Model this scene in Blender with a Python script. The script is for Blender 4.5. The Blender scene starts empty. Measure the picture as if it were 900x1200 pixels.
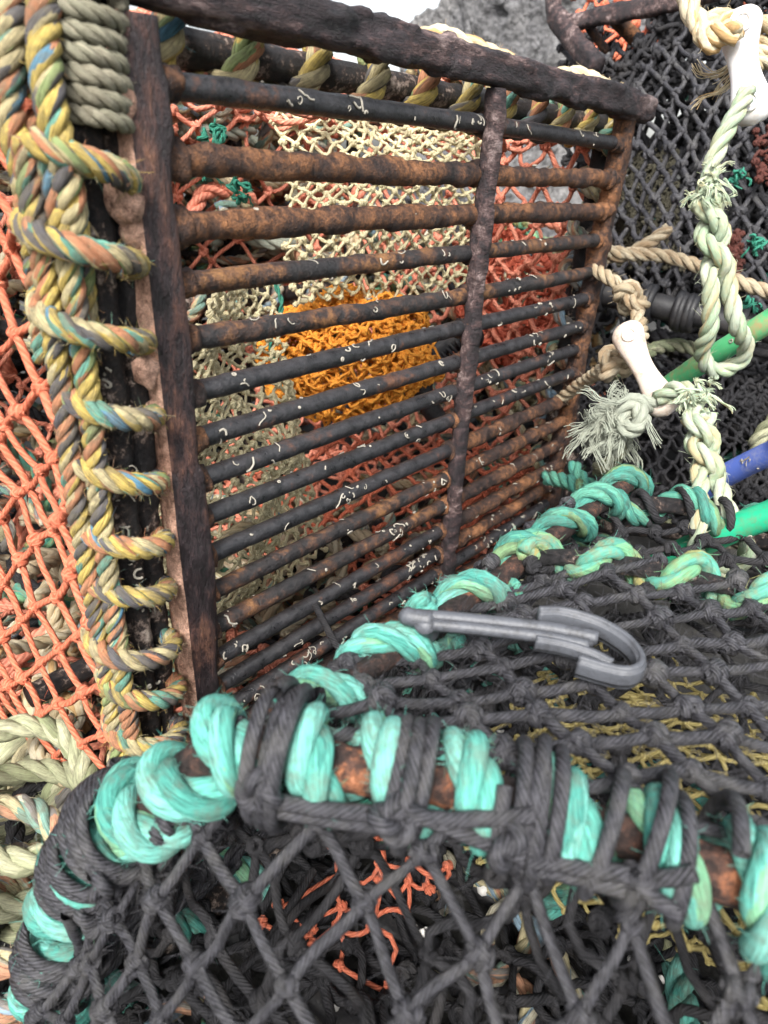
import bpy, math
import numpy as np
rng = np.random.default_rng(11)
PI = math.pi
# ------------------------------------------------------------------ camera maths (creel frame: X along grate bars, Y into the creel, Z up)
F_PX = 800.0
_v = np.array([-94, 1546, 800.]); _U = -_v / np.linalg.norm(_v)
_g = np.array([746, -362, 800.]); _g -= _U * (_g @ _U); _g /= np.linalg.norm(_g)
CAM = np.array([_g, np.cross(_U, _g), _U])
EYE = np.array([0, 0, .50])
def ray(x, y): return CAM @ np.array([(x - 450) / F_PX, (y - 600) / F_PX, 1.])
def at(x, y, d): return EYE + ray(x, y) * d
def pl(x, y, ax, val):
    r = ray(x, y); return EYE + r * ((val - EYE[ax]) / r[ax])
A = lambda *p: np.array(p, float)
def nrm(a): return a / np.maximum(np.linalg.norm(a, axis=-1, keepdims=True), 1e-12)
# ------------------------------------------------------------------ noise
def _hash(ix, iy, iz, s):
    h = (ix.astype(np.int64) * 374761393 + iy.astype(np.int64) * 668265263 + iz.astype(np.int64) * 2147483647 + s * 974634777) & 0xffffffff
    h = ((h ^ (h >> 13)) * 1274126177) & 0xffffffff
    h = (h ^ (h >> 16)) & 0xffff
    return h / 32767.5 - 1
def vnoise(p, s=0):
    i = np.floor(p); f = p - i; f = f * f * (3 - 2 * f); i = i.astype(np.int64)
    r = 0
    for dx in (0, 1):
        for dy in (0, 1):
            for dz in (0, 1):
                w = (f[..., 0] if dx else 1 - f[..., 0]) * (f[..., 1] if dy else 1 - f[..., 1]) * (f[..., 2] if dz else 1 - f[..., 2])
                r = r + w * _hash(i[..., 0] + dx, i[..., 1] + dy, i[..., 2] + dz, s)
    return r
def fbm(p, s=0, o=3):
    r = 0; a = 1.
    for k in range(o): r = r + a * vnoise(p * 2 ** k, s + k); a *= .5
    return r
def vfbm(p, s=0, o=2): return np.stack([fbm(p, s, o), fbm(p, s + 31, o), fbm(p, s + 67, o)], -1)
# ------------------------------------------------------------------ mesh builder
class MB:
    def __init__(s): s.V = []; s.F = []; s.UV = []; s.MI = []; s.n = 0
    def add(s, v, f, uv=None, mi=0):
        v = np.asarray(v, float).reshape(-1, 3); f = np.asarray(f).reshape(-1, 4)
        s.V.append(v); s.F.append(f + s.n); s.n += len(v)
        s.UV.append(np.zeros((len(f), 4, 2)) if uv is None else uv.reshape(-1, 4, 2))
        s.MI.append(np.broadcast_to(np.asarray(mi), (len(f),)))
    def build(s, name, mats, parent=None, smooth=True, origin=None):
        V = np.concatenate(s.V); Fa = np.concatenate(s.F); UV = np.concatenate(s.UV); MI = np.concatenate(s.MI)
        if parent is not None: o = np.array(WORLD[parent.name])
        else: o = np.array([*(V[:, :2].min(0) + V[:, :2].max(0)) / 2, V[:, 2].min()]) if origin is None else np.array(origin)
        me = bpy.data.meshes.new(name); nv, nf = len(V), len(Fa)
        me.vertices.add(nv); me.vertices.foreach_set('co', (V - o).astype(np.float32).ravel())
        me.loops.add(nf * 4); me.loops.foreach_set('vertex_index', Fa.astype(np.int32).ravel())
        me.polygons.add(nf); me.polygons.foreach_set('loop_start', np.arange(0, nf * 4, 4, dtype=np.int32))
        me.polygons.foreach_set('material_index', MI.astype(np.int32))
        me.polygons.foreach_set('use_smooth', np.full(nf, smooth, dtype=bool))
        ul = me.uv_layers.new(name='UVMap'); ul.data.foreach_set('uv', UV.astype(np.float32).ravel())
        me.update(calc_edges=True); me.validate()
        for m in (mats if isinstance(mats, (list, tuple)) else [mats]): me.materials.append(m)
        ob = bpy.data.objects.new(name, me); bpy.context.scene.collection.objects.link(ob)
        if parent is not None: ob.parent = parent; WORLD[ob.name] = o
        else: ob.location = o; WORLD[ob.name] = o
        return ob
WORLD = {}
def empty(name, loc):
    o = bpy.data.objects.new(name, None); bpy.context.scene.collection.objects.link(o)
    o.location = loc; o.empty_display_size = .05; WORLD[o.name] = np.array(loc, float); return o
def tag(o, label=None, cat=None, group=None, kind=None):
    for k, v in (('label', label), ('category', cat), ('group', group), ('kind', kind)):
        if v: o[k] = v
    return o
def frames(P):
    """parallel-transport frames along M paths; P [M,N,3]"""
    T = nrm(np.gradient(P, axis=1)); M, N, _ = P.shape
    ref = np.where(np.abs(T[:, 0, 2:3]) < .8, A(0, 0, 1), A(1, 0, 0))
    n = nrm(ref - T[:, 0] * np.sum(ref * T[:, 0], -1, keepdims=True)); Nn = np.empty_like(P); Nn[:, 0] = n
    for i in range(1, N):
        n = nrm(n - T[:, i] * np.sum(n * T[:, i], -1, keepdims=True)); Nn[:, i] = n
    return T, Nn, np.cross(T, Nn)
def tubes(mb, P, r, S=6, mi=0, cap=False, sec=None, u0=None):
    P = np.asarray(P, float)
    if P.ndim == 2: P = P[None]
    M, N, _ = P.shape
    r = np.broadcast_to(np.asarray(r, float) if np.ndim(r) != 1 or len(np.atleast_1d(r)) == N else np.asarray(r)[:, None], (M, N)).copy()
    if cap:
        e0 = P[:, :1] - (P[:, 1:2] - P[:, :1]) * .05; e1 = P[:, -1:] + (P[:, -1:] - P[:, -2:-1]) * .05
        P = np.concatenate([e0, P, e1], 1); r = np.concatenate([r[:, :1] * .02, r, r[:, -1:] * .02], 1); N += 2
    T, n, b = frames(P)
    k = np.arange(S) / S * 2 * PI
    off = (np.cos(k)[:, None] * n[:, :, None] + np.sin(k)[:, None] * b[:, :, None])
    V = P[:, :, None] + off * r[:, :, None, None]
    idx = np.arange(M * N * S).reshape(M, N, S)
    a = idx[:, :-1]; c = idx[:, 1:]; a2 = np.roll(a, -1, 2); c2 = np.roll(c, -1, 2)
    Fq = np.stack([a, a2, c2, c], -1)
    L = np.concatenate([np.zeros((M, 1)), np.cumsum(np.linalg.norm(np.diff(P, axis=1), axis=-1), 1)], 1)
    L = L + (rng.random((M, 1)) * 7); u = np.arange(S) / S
    uo = rng.integers(0, 50, M) if u0 is None else np.broadcast_to(u0, (M,))
    U0 = np.broadcast_to(u[None, None] + uo[:, None, None], (M, N - 1, S)); U1 = U0 + 1 / S
    V0 = np.broadcast_to(L[:, :-1, None], (M, N - 1, S)); V1 = np.broadcast_to(L[:, 1:, None], (M, N - 1, S))
    uv = np.stack([np.stack([U0, V0], -1), np.stack([U1, V0], -1), np.stack([U1, V1], -1), np.stack([U0, V1], -1)], -2)
    mb.add(V, Fq, uv, mi)
    return V
def catmull(pts, step=None, n=None):
    p = np.asarray(pts, float)
    if len(p) == 2: q = p[0] + (p[1] - p[0]) * np.linspace(0, 1, 40)[:, None]
    else:
        e = np.concatenate([[2 * p[0] - p[1]], p, [2 * p[-1] - p[-2]]]); q = []
        for i in range(1, len(e) - 2):
            t = np.linspace(0, 1, 24, endpoint=False)[:, None]; a, b, c, d = e[i - 1:i + 3]
            q.append(.5 * (2 * b + (c - a) * t + (2 * a - 5 * b + 4 * c - d) * t ** 2 + (3 * b - a - 3 * c + d) * t ** 3))
        q = np.concatenate(q + [p[-1:]])
    return resample(q, step, n)
def resample(q, step=None, n=None):
    L = np.concatenate([[0], np.cumsum(np.linalg.norm(np.diff(q, axis=0), axis=1))])
    if n is None: n = max(4, int(L[-1] / step) + 1)
    s = np.linspace(0, L[-1], n)
    return np.stack([np.interp(s, L, q[:, k]) for k in range(3)], -1)
def fuzz(mb, V, cnt, ln, r, mi=0):
    """V [M,N,S,3] tube verts: sprout hairs"""
    M, N, S, _ = V.shape
    C = V.mean(2); m = rng.integers(0, M, cnt); i = rng.integers(1, N - 1, cnt); k = rng.integers(0, S, cnt)
    p = V[m, i, k]; out = nrm(p - C[m, i]); tan = nrm(C[m, i + 1] - C[m, i]) * rng.choice([-1, 1], cnt)[:, None]
    d = nrm(out * rng.uniform(.3, 1, (cnt, 1)) + tan * rng.uniform(.2, 1.2, (cnt, 1)) + rng.normal(0, .4, (cnt, 3)))
    c2 = rng.normal(0, .6, (cnt, 3)); t = np.linspace(0, 1, 4)[None, :, None]
    l = ln * rng.uniform(.3, 1.2, (cnt, 1, 1))
    P = p[:, None] + d[:, None] * t * l + c2[:, None] * t ** 2 * l * .5
    tubes(mb, P, np.array([1, .9, .8, .4]) * r, 3, mi, u0=1000)
def rope(mb, pts, R, mi=0, pitch=None, n=3, S=7, fz=0, fl=.006, fr=.00018, spp=11, raw=False, wob=.06, ends=True):
    pitch = pitch or R * 6
    P = resample(np.asarray(pts, float), pitch / spp) if raw else catmull(pts, pitch / spp)
    P = P + vfbm(P * 40, int(rng.integers(999))) * R * wob
    T, nn, b = frames(P[None]); nn, b = nn[0], b[0]
    L = np.concatenate([[0], np.cumsum(np.linalg.norm(np.diff(P, axis=0), axis=1))])
    ph = L / pitch * 2 * PI + rng.random() * 6
    ph = ph + .35 * vnoise(np.stack([L * 30, L * 0, L * 0 + 3.3], -1), int(rng.integers(999)))
    a = R * {2: .5, 3: .52, 4: .6}[n]
    Q = np.stack([P + a * (np.cos(ph + 2 * PI * k / n)[:, None] * nn + np.sin(ph + 2 * PI * k / n)[:, None] * b) for k in range(n)])
    rr = R * (.53 if n < 4 else .44) * (1 + .09 * vnoise(Q * 70, int(rng.integers(999))))
    V = tubes(mb, Q, rr, S, mi, cap=ends)
    if fz: fuzz(mb, V, int(fz * L[-1]), fl, fr, mi)
    return P
def fray(mb, p, d, cnt, ln, r, spread=.7, mi=0, curl=.5, src=.004, cl=9, grav=.10):
    """unlaid fibres: wandering clumps of fine hairs that sag"""
    m = max(3, cnt // cl); d = nrm(np.asarray(d, float)); D = nrm(d + rng.normal(0, spread, (m, 3))); q = p + rng.normal(0, src, (m, 3))
    n = 11; l = ln * rng.uniform(.45, 1.2, (m, 1)); C = [q]; w = rng.normal(0, 1, (m, 3))
    for _ in range(n - 1):
        w = .6 * w + rng.normal(0, .6, (m, 3)); D = nrm(D + w * curl * .5 + A(0, 0, -grav)); C.append(C[-1] + D * l / n)
    C = np.stack(C, 1).repeat(cl, 0); M_ = len(C); g = np.linspace(.25, 1, n)[None, :, None] ** 1.3
    o = rng.normal(0, 1, (M_, 1, 3)) * ln * .055; f_ = rng.uniform(4, 9, (M_, 1, 1)); h_ = rng.random((M_, 1, 1)) * 6
    P = C + o * g + rng.normal(0, 1, (M_, 1, 3)) * ln * .022 * np.sin(np.linspace(0, 1, n)[None, :, None] * f_ + h_)
    tubes(mb, P, np.linspace(1, .7, n) * r, 4, mi, u0=1000)
def helix(C, rad, pitch=None, turns=None, ph=0, hand=1, ell=1., jit=.1, spt=22, axis_ref=None, step=.002):
    """wrap path round centre line C [N,3]"""
    C = resample(C, step); T, n, b = frames(C[None]); n, b = n[0], b[0]
    L = np.linspace(0, 1, len(C)); ln = np.sum(np.linalg.norm(np.diff(C, axis=0), axis=1))
    if turns is None: turns = ln / pitch
    m = max(10, int(turns * spt)); s = np.linspace(0, 1, m)
    f = lambda X: np.stack([np.interp(s, L, X[:, k]) for k in range(3)], -1)
    a = ph + hand * 2 * PI * turns * s + jit * 2 * vnoise(np.stack([s * turns * 1.3, s * 0 + 1.7, s * 0], -1), int(rng.integers(999)))
    rr = rad * (1 + jit * .5 * vnoise(np.stack([s * turns * 2, s * 0, s * 0 + 5.1], -1), int(rng.integers(999))))
    return f(C) + (np.cos(a) * rr)[:, None] * f(n) * ell + (np.sin(a) * rr)[:, None] * f(b)
def knot_template():
    mb = MB(); t = np.linspace(0, 2 * PI, 13)
    z = 0 * t
    tubes(mb, np.stack([np.stack([z - .42, np.cos(t) * .62, np.sin(t) * .62], -1), np.stack([z + .42, np.cos(t) * .62, np.sin(t) * .6], -1),
          np.stack([np.cos(t) * .7, np.cos(t) * .25 - .1, np.sin(t) * .72], -1)]), .42, 6)
    tubes(mb, np.stack([np.linspace(-1.15, 1.15, 6), np.zeros(6), np.zeros(6)], -1), A(.35, .6, .72, .72, .6, .35), 6)
    return np.concatenate(mb.V), np.concatenate(mb.F), np.concatenate(mb.UV)
def blob_template():
    mb = MB(); tubes(mb, np.stack([np.linspace(-1, 1, 5), A(0, .1, -.1, .1, 0), np.zeros(5)], -1), A(.3, .85, .95, .8, .3), 6)
    return np.concatenate(mb.V), np.concatenate(mb.F), np.concatenate(mb.UV)
KT, BT = knot_template(), blob_template()
def net(mb, Sf, nu, nv, tr, kr, mi=0, jit=.12, sag=.08, hi=True, keep=None, S=6, N=6, fz=0):
    j, i = np.mgrid[0:nv + 1, 0:nu + 1]; ok = (i + j) % 2 == 0
    if keep is not None: ok &= keep(i / nu, j / nv)
    uu = i / nu + rng.normal(0, jit / nu * .5, i.shape); vv = j / nv + rng.normal(0, jit / nv * .5, i.shape)
    Pn = Sf(uu, vv); e = 1e-3
    tu = nrm(Sf(uu + e, vv) - Pn); tv = nrm(Sf(uu, vv + e) - Pn); nm = nrm(np.cross(tu, tv))
    Pn = Pn + nm * rng.normal(0, kr * .35, i.shape)[..., None]
    E0, E1 = [], []
    for dx in (1, -1):
        a = ok[:-1]; q = np.zeros_like(a)
        if dx == 1: q[:, :-1] = a[:, :-1] & ok[1:, 1:]
        else: q[:, 1:] = a[:, 1:] & ok[1:, :-1]
        jj, ii = np.nonzero(q); E0.append(np.stack([jj, ii], 1)); E1.append(np.stack([jj + 1, ii + dx], 1))
    E0 = np.concatenate(E0); E1 = np.concatenate(E1)
    if len(E0) == 0: return
    p = Pn[E0[:, 0], E0[:, 1]]; q = Pn[E1[:, 0], E1[:, 1]]; t = np.linspace(0, 1, N)[None, :, None]
    d = np.linalg.norm(q - p, axis=1)[:, None, None]
    P = p[:, None] + (q - p)[:, None] * t + (rng.normal(0, sag, (len(p), 1, 3)) - A(0, 0, sag * .6)) * d * (4 * t * (1 - t)) + rng.normal(0, sag * .5, (len(p), 1, 3)) * d * np.sin(2 * PI * t)
    V = tubes(mb, P, tr * rng.uniform(.85, 1.12, (len(p), 1)) * np.ones((1, N)), S, mi)
    if fz: fuzz(mb, V, fz, tr * 3, tr * .05, mi)
    tv_, tf_, tuv = KT if hi else BT
    K = Pn[ok]; n = len(K); ang = rng.normal(0, .5, n) + PI / 4 * 0
    x = nrm(tu[ok] * np.cos(ang)[:, None] + tv[ok] * np.sin(ang)[:, None]); z = nrm(nm[ok] + rng.normal(0, .25, (n, 3))); y = nrm(np.cross(z, x)); x = np.cross(y, z)
    sc = kr * rng.uniform(.82, 1.2, (n, 1, 1))
    V = K[:, None] + sc * (tv_[None, :, 0:1] * x[:, None] + tv_[None, :, 1:2] * y[:, None] + tv_[None, :, 2:3] * z[:, None])
    nvt = len(tv_); Fq = tf_[None] + (np.arange(n) * nvt)[:, None, None]
    uv = np.broadcast_to(tuv[None], (n,) + tuv.shape).copy(); uv[..., 1] *= kr; uv = uv + rng.random((n, 1, 1, 2)) * A(1, 3)
    mb.add(V, Fq, uv, mi)
def bil(c00, c10, c11, c01, bulge=0, crump=0, cs=8, seed=1, bdir=None):
    c00, c10, c11, c01 = map(lambda c: np.asarray(c, float), (c00, c10, c11, c01))
    n = nrm(np.cross(c10 - c00, c01 - c00)) if bdir is None else nrm(np.asarray(bdir, float))
    def Sf(u, v):
        u = u[..., None]; v = v[..., None]
        p = c00 * (1 - u) * (1 - v) + c10 * u * (1 - v) + c11 * u * v + c01 * (1 - u) * v
        p = p + n * bulge * np.sin(np.clip(u, 0, 1) * PI) * np.sin(np.clip(v, 0, 1) * PI)
        if crump: p = p + vfbm(p * cs, seed) * crump
        return p
    return Sf
def beam(mb, P, w, h, up, mi=0, disp=.001, fs=60, seed=0, ns=5, step=.003, rnd=.15, flake=0., mi_side=None, st=(1, 1, 1)):
    """rectangular section swept along P, displaced like corroded steel"""
    P = catmull(P, step); T = nrm(np.gradient(P, axis=0)); up = np.asarray(up, float)
    Y = nrm(up - T * (T @ up)[:, None]); X = np.cross(T, Y)
    q = np.linspace(-1, 1, ns, endpoint=False); o = np.ones(ns)
    sec = np.concatenate([np.stack([q, -o], 1), np.stack([o, q], 1), np.stack([-q, o], 1), np.stack([-o, -q], 1)])
    l = np.maximum(np.abs(sec).max(1, keepdims=True), 1e-6); sec = sec * (1 - rnd * (np.abs(sec).min(1, keepdims=True) ** 4))
    S = len(sec); V = P[:, None] + X[:, None] * sec[None, :, :1] * w / 2 + Y[:, None] * sec[None, :, 1:] * h / 2
    nd = nrm(X[:, None] * sec[None, :, :1] / w * .02 + Y[:, None] * sec[None, :, 1:] / h * .02)
    dn = fbm(V * fs * A(*st), seed, 4) * disp
    if flake: dn = dn + np.clip(fbm(V * fs * .5 * A(*st), seed + 9, 3) - .15, 0, .25) * flake
    V = V + nd * dn[..., None]
    V = np.concatenate([P[None, :1].repeat(S, 1).reshape(1, S, 3), V, P[None, -1:].repeat(S, 1).reshape(1, S, 3)])
    N = len(V); idx = np.arange(N * S).reshape(N, S); a, c = idx[:-1], idx[1:]
    Fq = np.stack([a, np.roll(a, -1, 1), np.roll(c, -1, 1), c], -1)
    if mi_side is not None:
        m = np.full((N - 1, S), mi); 
        for k, mm in mi_side.items(): m[:, k * ns:(k + 1) * ns] = mm
        mi = m.ravel()
    mb.add(V, Fq, None, mi)
def rod(mb, P, r, S=14, mi=0, disp=.0004, fs=80, seed=0, step=.004, flake=0, cap=True):
    P = catmull(P, step); k = np.arange(S) / S
    sub = MB(); tubes(sub, P, r, S, 0, cap=cap)
    V = sub.V[0]; c = np.repeat(np.concatenate([P[:1], P, P[-1:]]) if cap else P, S, 0)
    d = nrm(V - c); dn = fbm(V * fs, seed, 3) * disp
    if flake: dn = dn + np.clip(fbm(V * fs * .6, seed + 7, 3) - .1, 0, .3) * flake
    mb.add(V + d * dn[:, None], sub.F[0], sub.UV[0], mi)
def worms(mb, p0, ax, r, ln, cnt, mi, view, wr=.0006, up=A(0, 0, 1)):
    """white tube-worm casts crawling over a rod"""
    ax = nrm(np.asarray(ax, float)); e1 = nrm(np.asarray(view, float) - ax * (np.asarray(view) @ ax)); e2 = np.cross(ax, e1)
    n = 12; cl = rng.random(max(3, cnt // 3)); x = np.where(rng.random(cnt) < .65, np.clip(rng.choice(cl, cnt) + rng.normal(0, .012, cnt), 0, 1), rng.random(cnt)) * ln; ph = rng.normal(0, .9, cnt); hd = rng.random(cnt) * 6.3; st = rng.uniform(.0002, .0012, cnt) * rng.uniform(.5, 1.2, cnt); k = rng.normal(0, .35, cnt)
    P = np.empty((cnt, n, 3))
    for i in range(n):
        P[:, i] = p0 + ax * x[:, None] + (r + .0004) * (np.cos(ph)[:, None] * e1 + np.sin(ph)[:, None] * e2)
        x = x + np.cos(hd) * st; ph = ph + np.sin(hd) * st / r; hd = hd + k + rng.normal(0, .35, cnt)
    tubes(mb, P, wr * rng.uniform(.45, 1.35, (cnt, 1)) * np.ones((1, n)), 5, mi)
# ------------------------------------------------------------------ materials
class NT:
    def __init__(s, name):
        s.m = bpy.data.materials.new(name); s.m.use_nodes = True; s.t = s.m.node_tree; s.b = s.t.nodes['Principled BSDF']
    def n(s, ty, props=None, **inp):
        nd = s.t.nodes.new('ShaderNode' + ty)
        for k, v in (props or {}).items(): setattr(nd, k, v)
        for k, v in inp.items(): s.set(nd, k, v)
        return nd
    def set(s, nd, k, v):
        i = nd.inputs[int(k[1:])] if k[0] == '_' and k[1:].isdigit() else nd.inputs[k.replace('_', ' ')]
        if isinstance(v, bpy.types.NodeSocket): s.t.links.new(v, i)
        elif isinstance(v, bpy.types.Node): s.t.links.new(v.outputs[0], i)
        else: i.default_value = (*v, 1) if isinstance(v, tuple) and len(v) == 3 and i.type == 'RGBA' else v
    def math(s, op, a, b=0., c=None):
        nd = s.n('Math', {'operation': op}, _0=a, _1=b); return nd.outputs[0]
    def mix(s, f, a, b, mode='MIX'):
        nd = s.n('Mix', {'data_type': 'RGBA', 'blend_type': mode}); s.set(nd, '_0', f); s.set(nd, '_6', a); s.set(nd, '_7', b); return nd.outputs[2]
    def ramp(s, f, stops, interp='LINEAR'):
        nd = s.n('ValToRGB', None, Fac=f); cr = nd.color_ramp; cr.interpolation = interp
        while len(cr.elements) < len(stops): cr.elements.new(.5)
        for e, (p, c) in zip(cr.elements, stops): e.position = p; e.color = (*c, 1) if len(c) == 3 else c
        return nd.outputs[0]
    def noise(s, vec, scale, detail=3, rough=.55):
        return s.n('TexNoise', None, Vector=vec, Scale=scale, Detail=detail, Roughness=rough).outputs[0]
    def uvvec(s, su, sv, tw=0.):
        uv = s.n('UVMap', {'uv_map': 'UVMap'}); x = s.n('SeparateXYZ', None, Vector=uv.outputs[0])
        u = s.math('ADD', x.outputs[0], s.math('MULTIPLY', x.outputs[1], tw))
        return s.n('CombineXYZ', None, X=s.math('MULTIPLY', u, su), Y=s.math('MULTIPLY', x.outputs[1], sv)).outputs[0]
    def obj(s): return s.n('NewGeometry').outputs['Position']
    def bump(s, h, st, dist=.001, hair=False):
        if hair:      # loose fibres (u >= 900) stay smooth
            x = s.n('SeparateXYZ', None, Vector=s.n('UVMap', {'uv_map': 'UVMap'}).outputs[0]); st = s.math('MULTIPLY', s.math('LESS_THAN', x.outputs[0], 900.), st)
        nd = s.n('Bump', None, Height=h, Strength=st, Distance=dist); s.set(s.b, 'Normal', nd.outputs[0])
    def done(s, col=None, rough=None, spec=.3):
        if col is not None: s.set(s.b, 'Base Color', col)
        if rough is not None: s.set(s.b, 'Roughness', rough)
        s.b.inputs['Specular IOR Level'].default_value = spec
        return s.m
def rope_mat(name, cols, su=3, sv=22, tw=0, dirt=.35, dirtcol=(.10, .085, .06), fib=16, bump=1., rough=.85, var=.45):
    t = NT(name)
    if len(cols) > 1:
        nz = t.n('TexNoise', {'noise_dimensions': '2D'}, Vector=t.uvvec(6, 90, tw), Scale=1., Detail=2.)
        vec = t.n('VectorMath', {'operation': 'ADD'}, _0=t.uvvec(su, sv, tw), _1=t.n('VectorMath', {'operation': 'MULTIPLY'}, _0=nz.outputs['Color'], _1=(.5, .5, 0)).outputs[0]).outputs[0]
        vo = t.n('TexVoronoi', {'voronoi_dimensions': '2D', 'feature': 'F1'}, Vector=vec, Scale=1., Randomness=.9)
        r = t.n('SeparateColor', None, Color=vo.outputs['Color']).outputs[0]
        tot = sum(w for _, w in cols); acc = 0; st = []
        for c, w in cols: st.append((acc / tot, c)); acc += w
        col = t.ramp(r, st, 'CONSTANT')
    else: col = t.ramp(.5, [(0, cols[0][0]), (1, cols[0][0])])
    f = t.noise(t.uvvec(fib, fib * 3.2, 9), 1., 5, .7); g = t.noise(t.uvvec(fib * 2.6, fib * 6, 9), 1., 3, .7)
    h = t.math('ADD', t.math('MULTIPLY', f, .6), t.math('MULTIPLY', g, .4))
    col = t.mix(1., col, t.ramp(h, [(.34, (1 - var * 1.5,) * 3), (.5, (1,) * 3), (.66, (1 + var * .8,) * 3)]), 'MULTIPLY')
    d = t.noise(t.obj(), 55., 4, .6); d2 = t.noise(t.obj(), 260., 3, .6)
    d = t.math('MULTIPLY', t.ramp(t.math('ADD', d, t.math('MULTIPLY', t.math('SUBTRACT', d2, .5), .7)), [(.42, (0, 0, 0)), (.68, (1, 1, 1))]), dirt)
    col = t.mix(d, col, dirtcol)
    t.bump(h, bump, .0022, True)
    return t.done(col, rough, .25)
def twine_mat(name, c, c2, hl=.5, dirt=.2, dirtcol=(.12, .1, .08), rough=.7, k=4, bump=1., spec=.3):
    t = NT(name)
    w = t.n('TexWave', {'bands_direction': 'X', 'wave_profile': 'SIN'}, Vector=t.uvvec(1, 0, 40), Scale=.31416 * k, Distortion=0.)
    f = t.noise(t.uvvec(11, 90, 40), 1., 5, .7); g = t.noise(t.obj(), 300., 3, .6)
    h = t.math('ADD', t.math('MULTIPLY', w.outputs[1], .22), t.math('ADD', t.math('MULTIPLY', f, 1.), t.math('MULTIPLY', g, .4)))
    col = t.mix(t.math('MULTIPLY', t.ramp(h, [(.66, (0, 0, 0)), (1.12, (1, 1, 1))]), hl), c, c2)
    d = t.noise(t.obj(), 45., 4, .6)
    col = t.mix(t.math('MULTIPLY', t.ramp(d, [(.5, (0, 0, 0)), (.72, (1, 1, 1))]), dirt), col, dirtcol)
    t.bump(h, bump, .0016, True)
    return t.done(col, rough, spec)
def rust_mat(name, stops, scale=28, bump=.8, rough=.8, fine=1., spec=.3, st=None):
    t = NT(name); p = t.obj()
    if st: p = t.n('VectorMath', {'operation': 'MULTIPLY'}, _0=p, _1=st).outputs[0]
    n1 = t.noise(p, scale, 6, .65); n2 = t.noise(p, scale * 6, 6, .72); n3 = t.noise(p, scale * 34, 4, .65)
    f = t.math('ADD', t.math('MULTIPLY', n1, .72), t.math('ADD', t.math('MULTIPLY', n2, .42 * fine), -.07 - .21 * (fine - 1)))
    col = t.ramp(f, stops)
    fl = t.ramp(t.math('ADD', t.math('MULTIPLY', n2, .75), t.math('MULTIPLY', n1, .25)), [(.40, (0,) * 3), (.425, (.35,) * 3), (.49, (.4,) * 3), (.505, (.75,) * 3), (.57, (.8,) * 3), (.585, (1,) * 3)])
    col = t.mix(1., col, t.ramp(n3, [(.3, (.5,) * 3), (.5, (1.,) * 3), (.7, (1.4,) * 3)]), 'MULTIPLY')
    col = t.mix(1., col, t.ramp(fl, [(0, (.5,) * 3), (.5, (.95,) * 3), (1, (1.25,) * 3)]), 'MULTIPLY')
    t.bump(t.math('ADD', fl, t.math('MULTIPLY', n3, .6)), bump, .0022)
    t.set(t.b, 'Roughness', t.ramp(n2, [(.35, (rough - .25,) * 3), (.65, (rough + .1,) * 3)]))
    return t.done(col, None, spec)
BK = (.016, .016, .018); DR = (.05, .025, .018); RU = (.14, .055, .025); OR = (.30, .11, .035); PK = (.34, .19, .12)
M = {}
M['rail'] = rust_mat('corroded_rail', [(.36, (.008, .006, .008)), (.48, (.022, .014, .016)), (.54, (.05, .028, .027)), (.59, (.12, .085, .08)), (.68, (.24, .19, .185))], 26, 1., .7, 1.1, .45, (.3, 1, 1))
M['stile'] = rust_mat('corroded_stile', [(.36, (.008, .006, .008)), (.5, (.022, .013, .015)), (.58, (.06, .028, .022)), (.68, (.15, .07, .04))], 30, 1., .7, 1., .45, (1, 1, .3))
M['bloom'] = rust_mat('rust_bloom', [(.3, (.16, .08, .055)), (.45, (.36, .20, .14)), (.6, (.50, .31, .23)), (.75, (.34, .15, .07))], 34, 1.)
M['bar0'] = rust_mat('painted_bar', [(.38, BK), (.55, (.021, .020, .022)), (.60, DR), (.66, (.10, .045, .022)), (.75, (.18, .085, .03))], 17, .4, .5, .9, .5)
M['bar1'] = rust_mat('half_rusted_bar', [(.36, BK), (.48, (.02, .017, .017)), (.53, (.045, .024, .017)), (.59, (.11, .052, .022)), (.70, (.19, .095, .035))], 19, .6, .6, 1., .4)
M['bar2'] = rust_mat('rusted_bar', [(.34, (.014, .010, .010)), (.45, (.036, .020, .016)), (.53, (.09, .042, .022)), (.62, (.18, .078, .032)), (.76, (.24, .14, .09))], 26, 1., .75, 1., .35)
M['post'] = rust_mat('post_steel', [(.3, (.010, .010, .011)), (.5, (.018, .016, .017)), (.555, (.04, .028, .024)), (.585, (.16, .12, .10)), (.68, (.34, .29, .25))], 48, .9, .7)
M['rim'] = rust_mat('rusted_rim', [(.34, (.012, .009, .009)), (.5, (.028, .018, .016)), (.57, (.07, .035, .025)), (.64, (.22, .085, .04)), (.73, (.28, .14, .085))], 30, .9)
M['worm'] = NT('worm_cast').done((.27, .25, .21), .9)
M['shell'] = NT('barnacle_shell').done((.78, .76, .72), .6)
YE = (.43, .32, .09); SA = (.38, .17, .09); TE = (.11, .26, .20); BL = (.09, .20, .28); GY = (.09, .085, .09); GN = (.21, .26, .11); CR = (.40, .34, .19)
M['multi'] = rope_mat('multicolour_rope', [(YE, 3.0), (SA, 2.1), (GY, 1.8), (TE, .9), (BL, .45), (CR, 2.6), (GN, .7)], 2.2, 38, 3, .6, (.13, .11, .075), 22, var=.7)
M['multi2'] = rope_mat('faded_multicolour_rope', [((.42, .37, .22), 3), ((.44, .23, .14), 2), ((.18, .17, .16), 1.3), ((.16, .28, .23), 1.1), ((.20, .29, .36), .7), ((.48, .45, .34), 2)], 2.6, 34, 3, .55, (.14, .12, .08), 22, var=.65)
M['olive'] = rope_mat('olive_rope', [((.27, .28, .17), 3), ((.34, .34, .22), 2), ((.20, .22, .12), 1)], 3, 20, 5, .4)
M['greyrope'] = rope_mat('grey_green_twine', [((.22, .21, .15), 3), ((.28, .26, .19), 2)], 3, 20, 5, .5)
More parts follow.
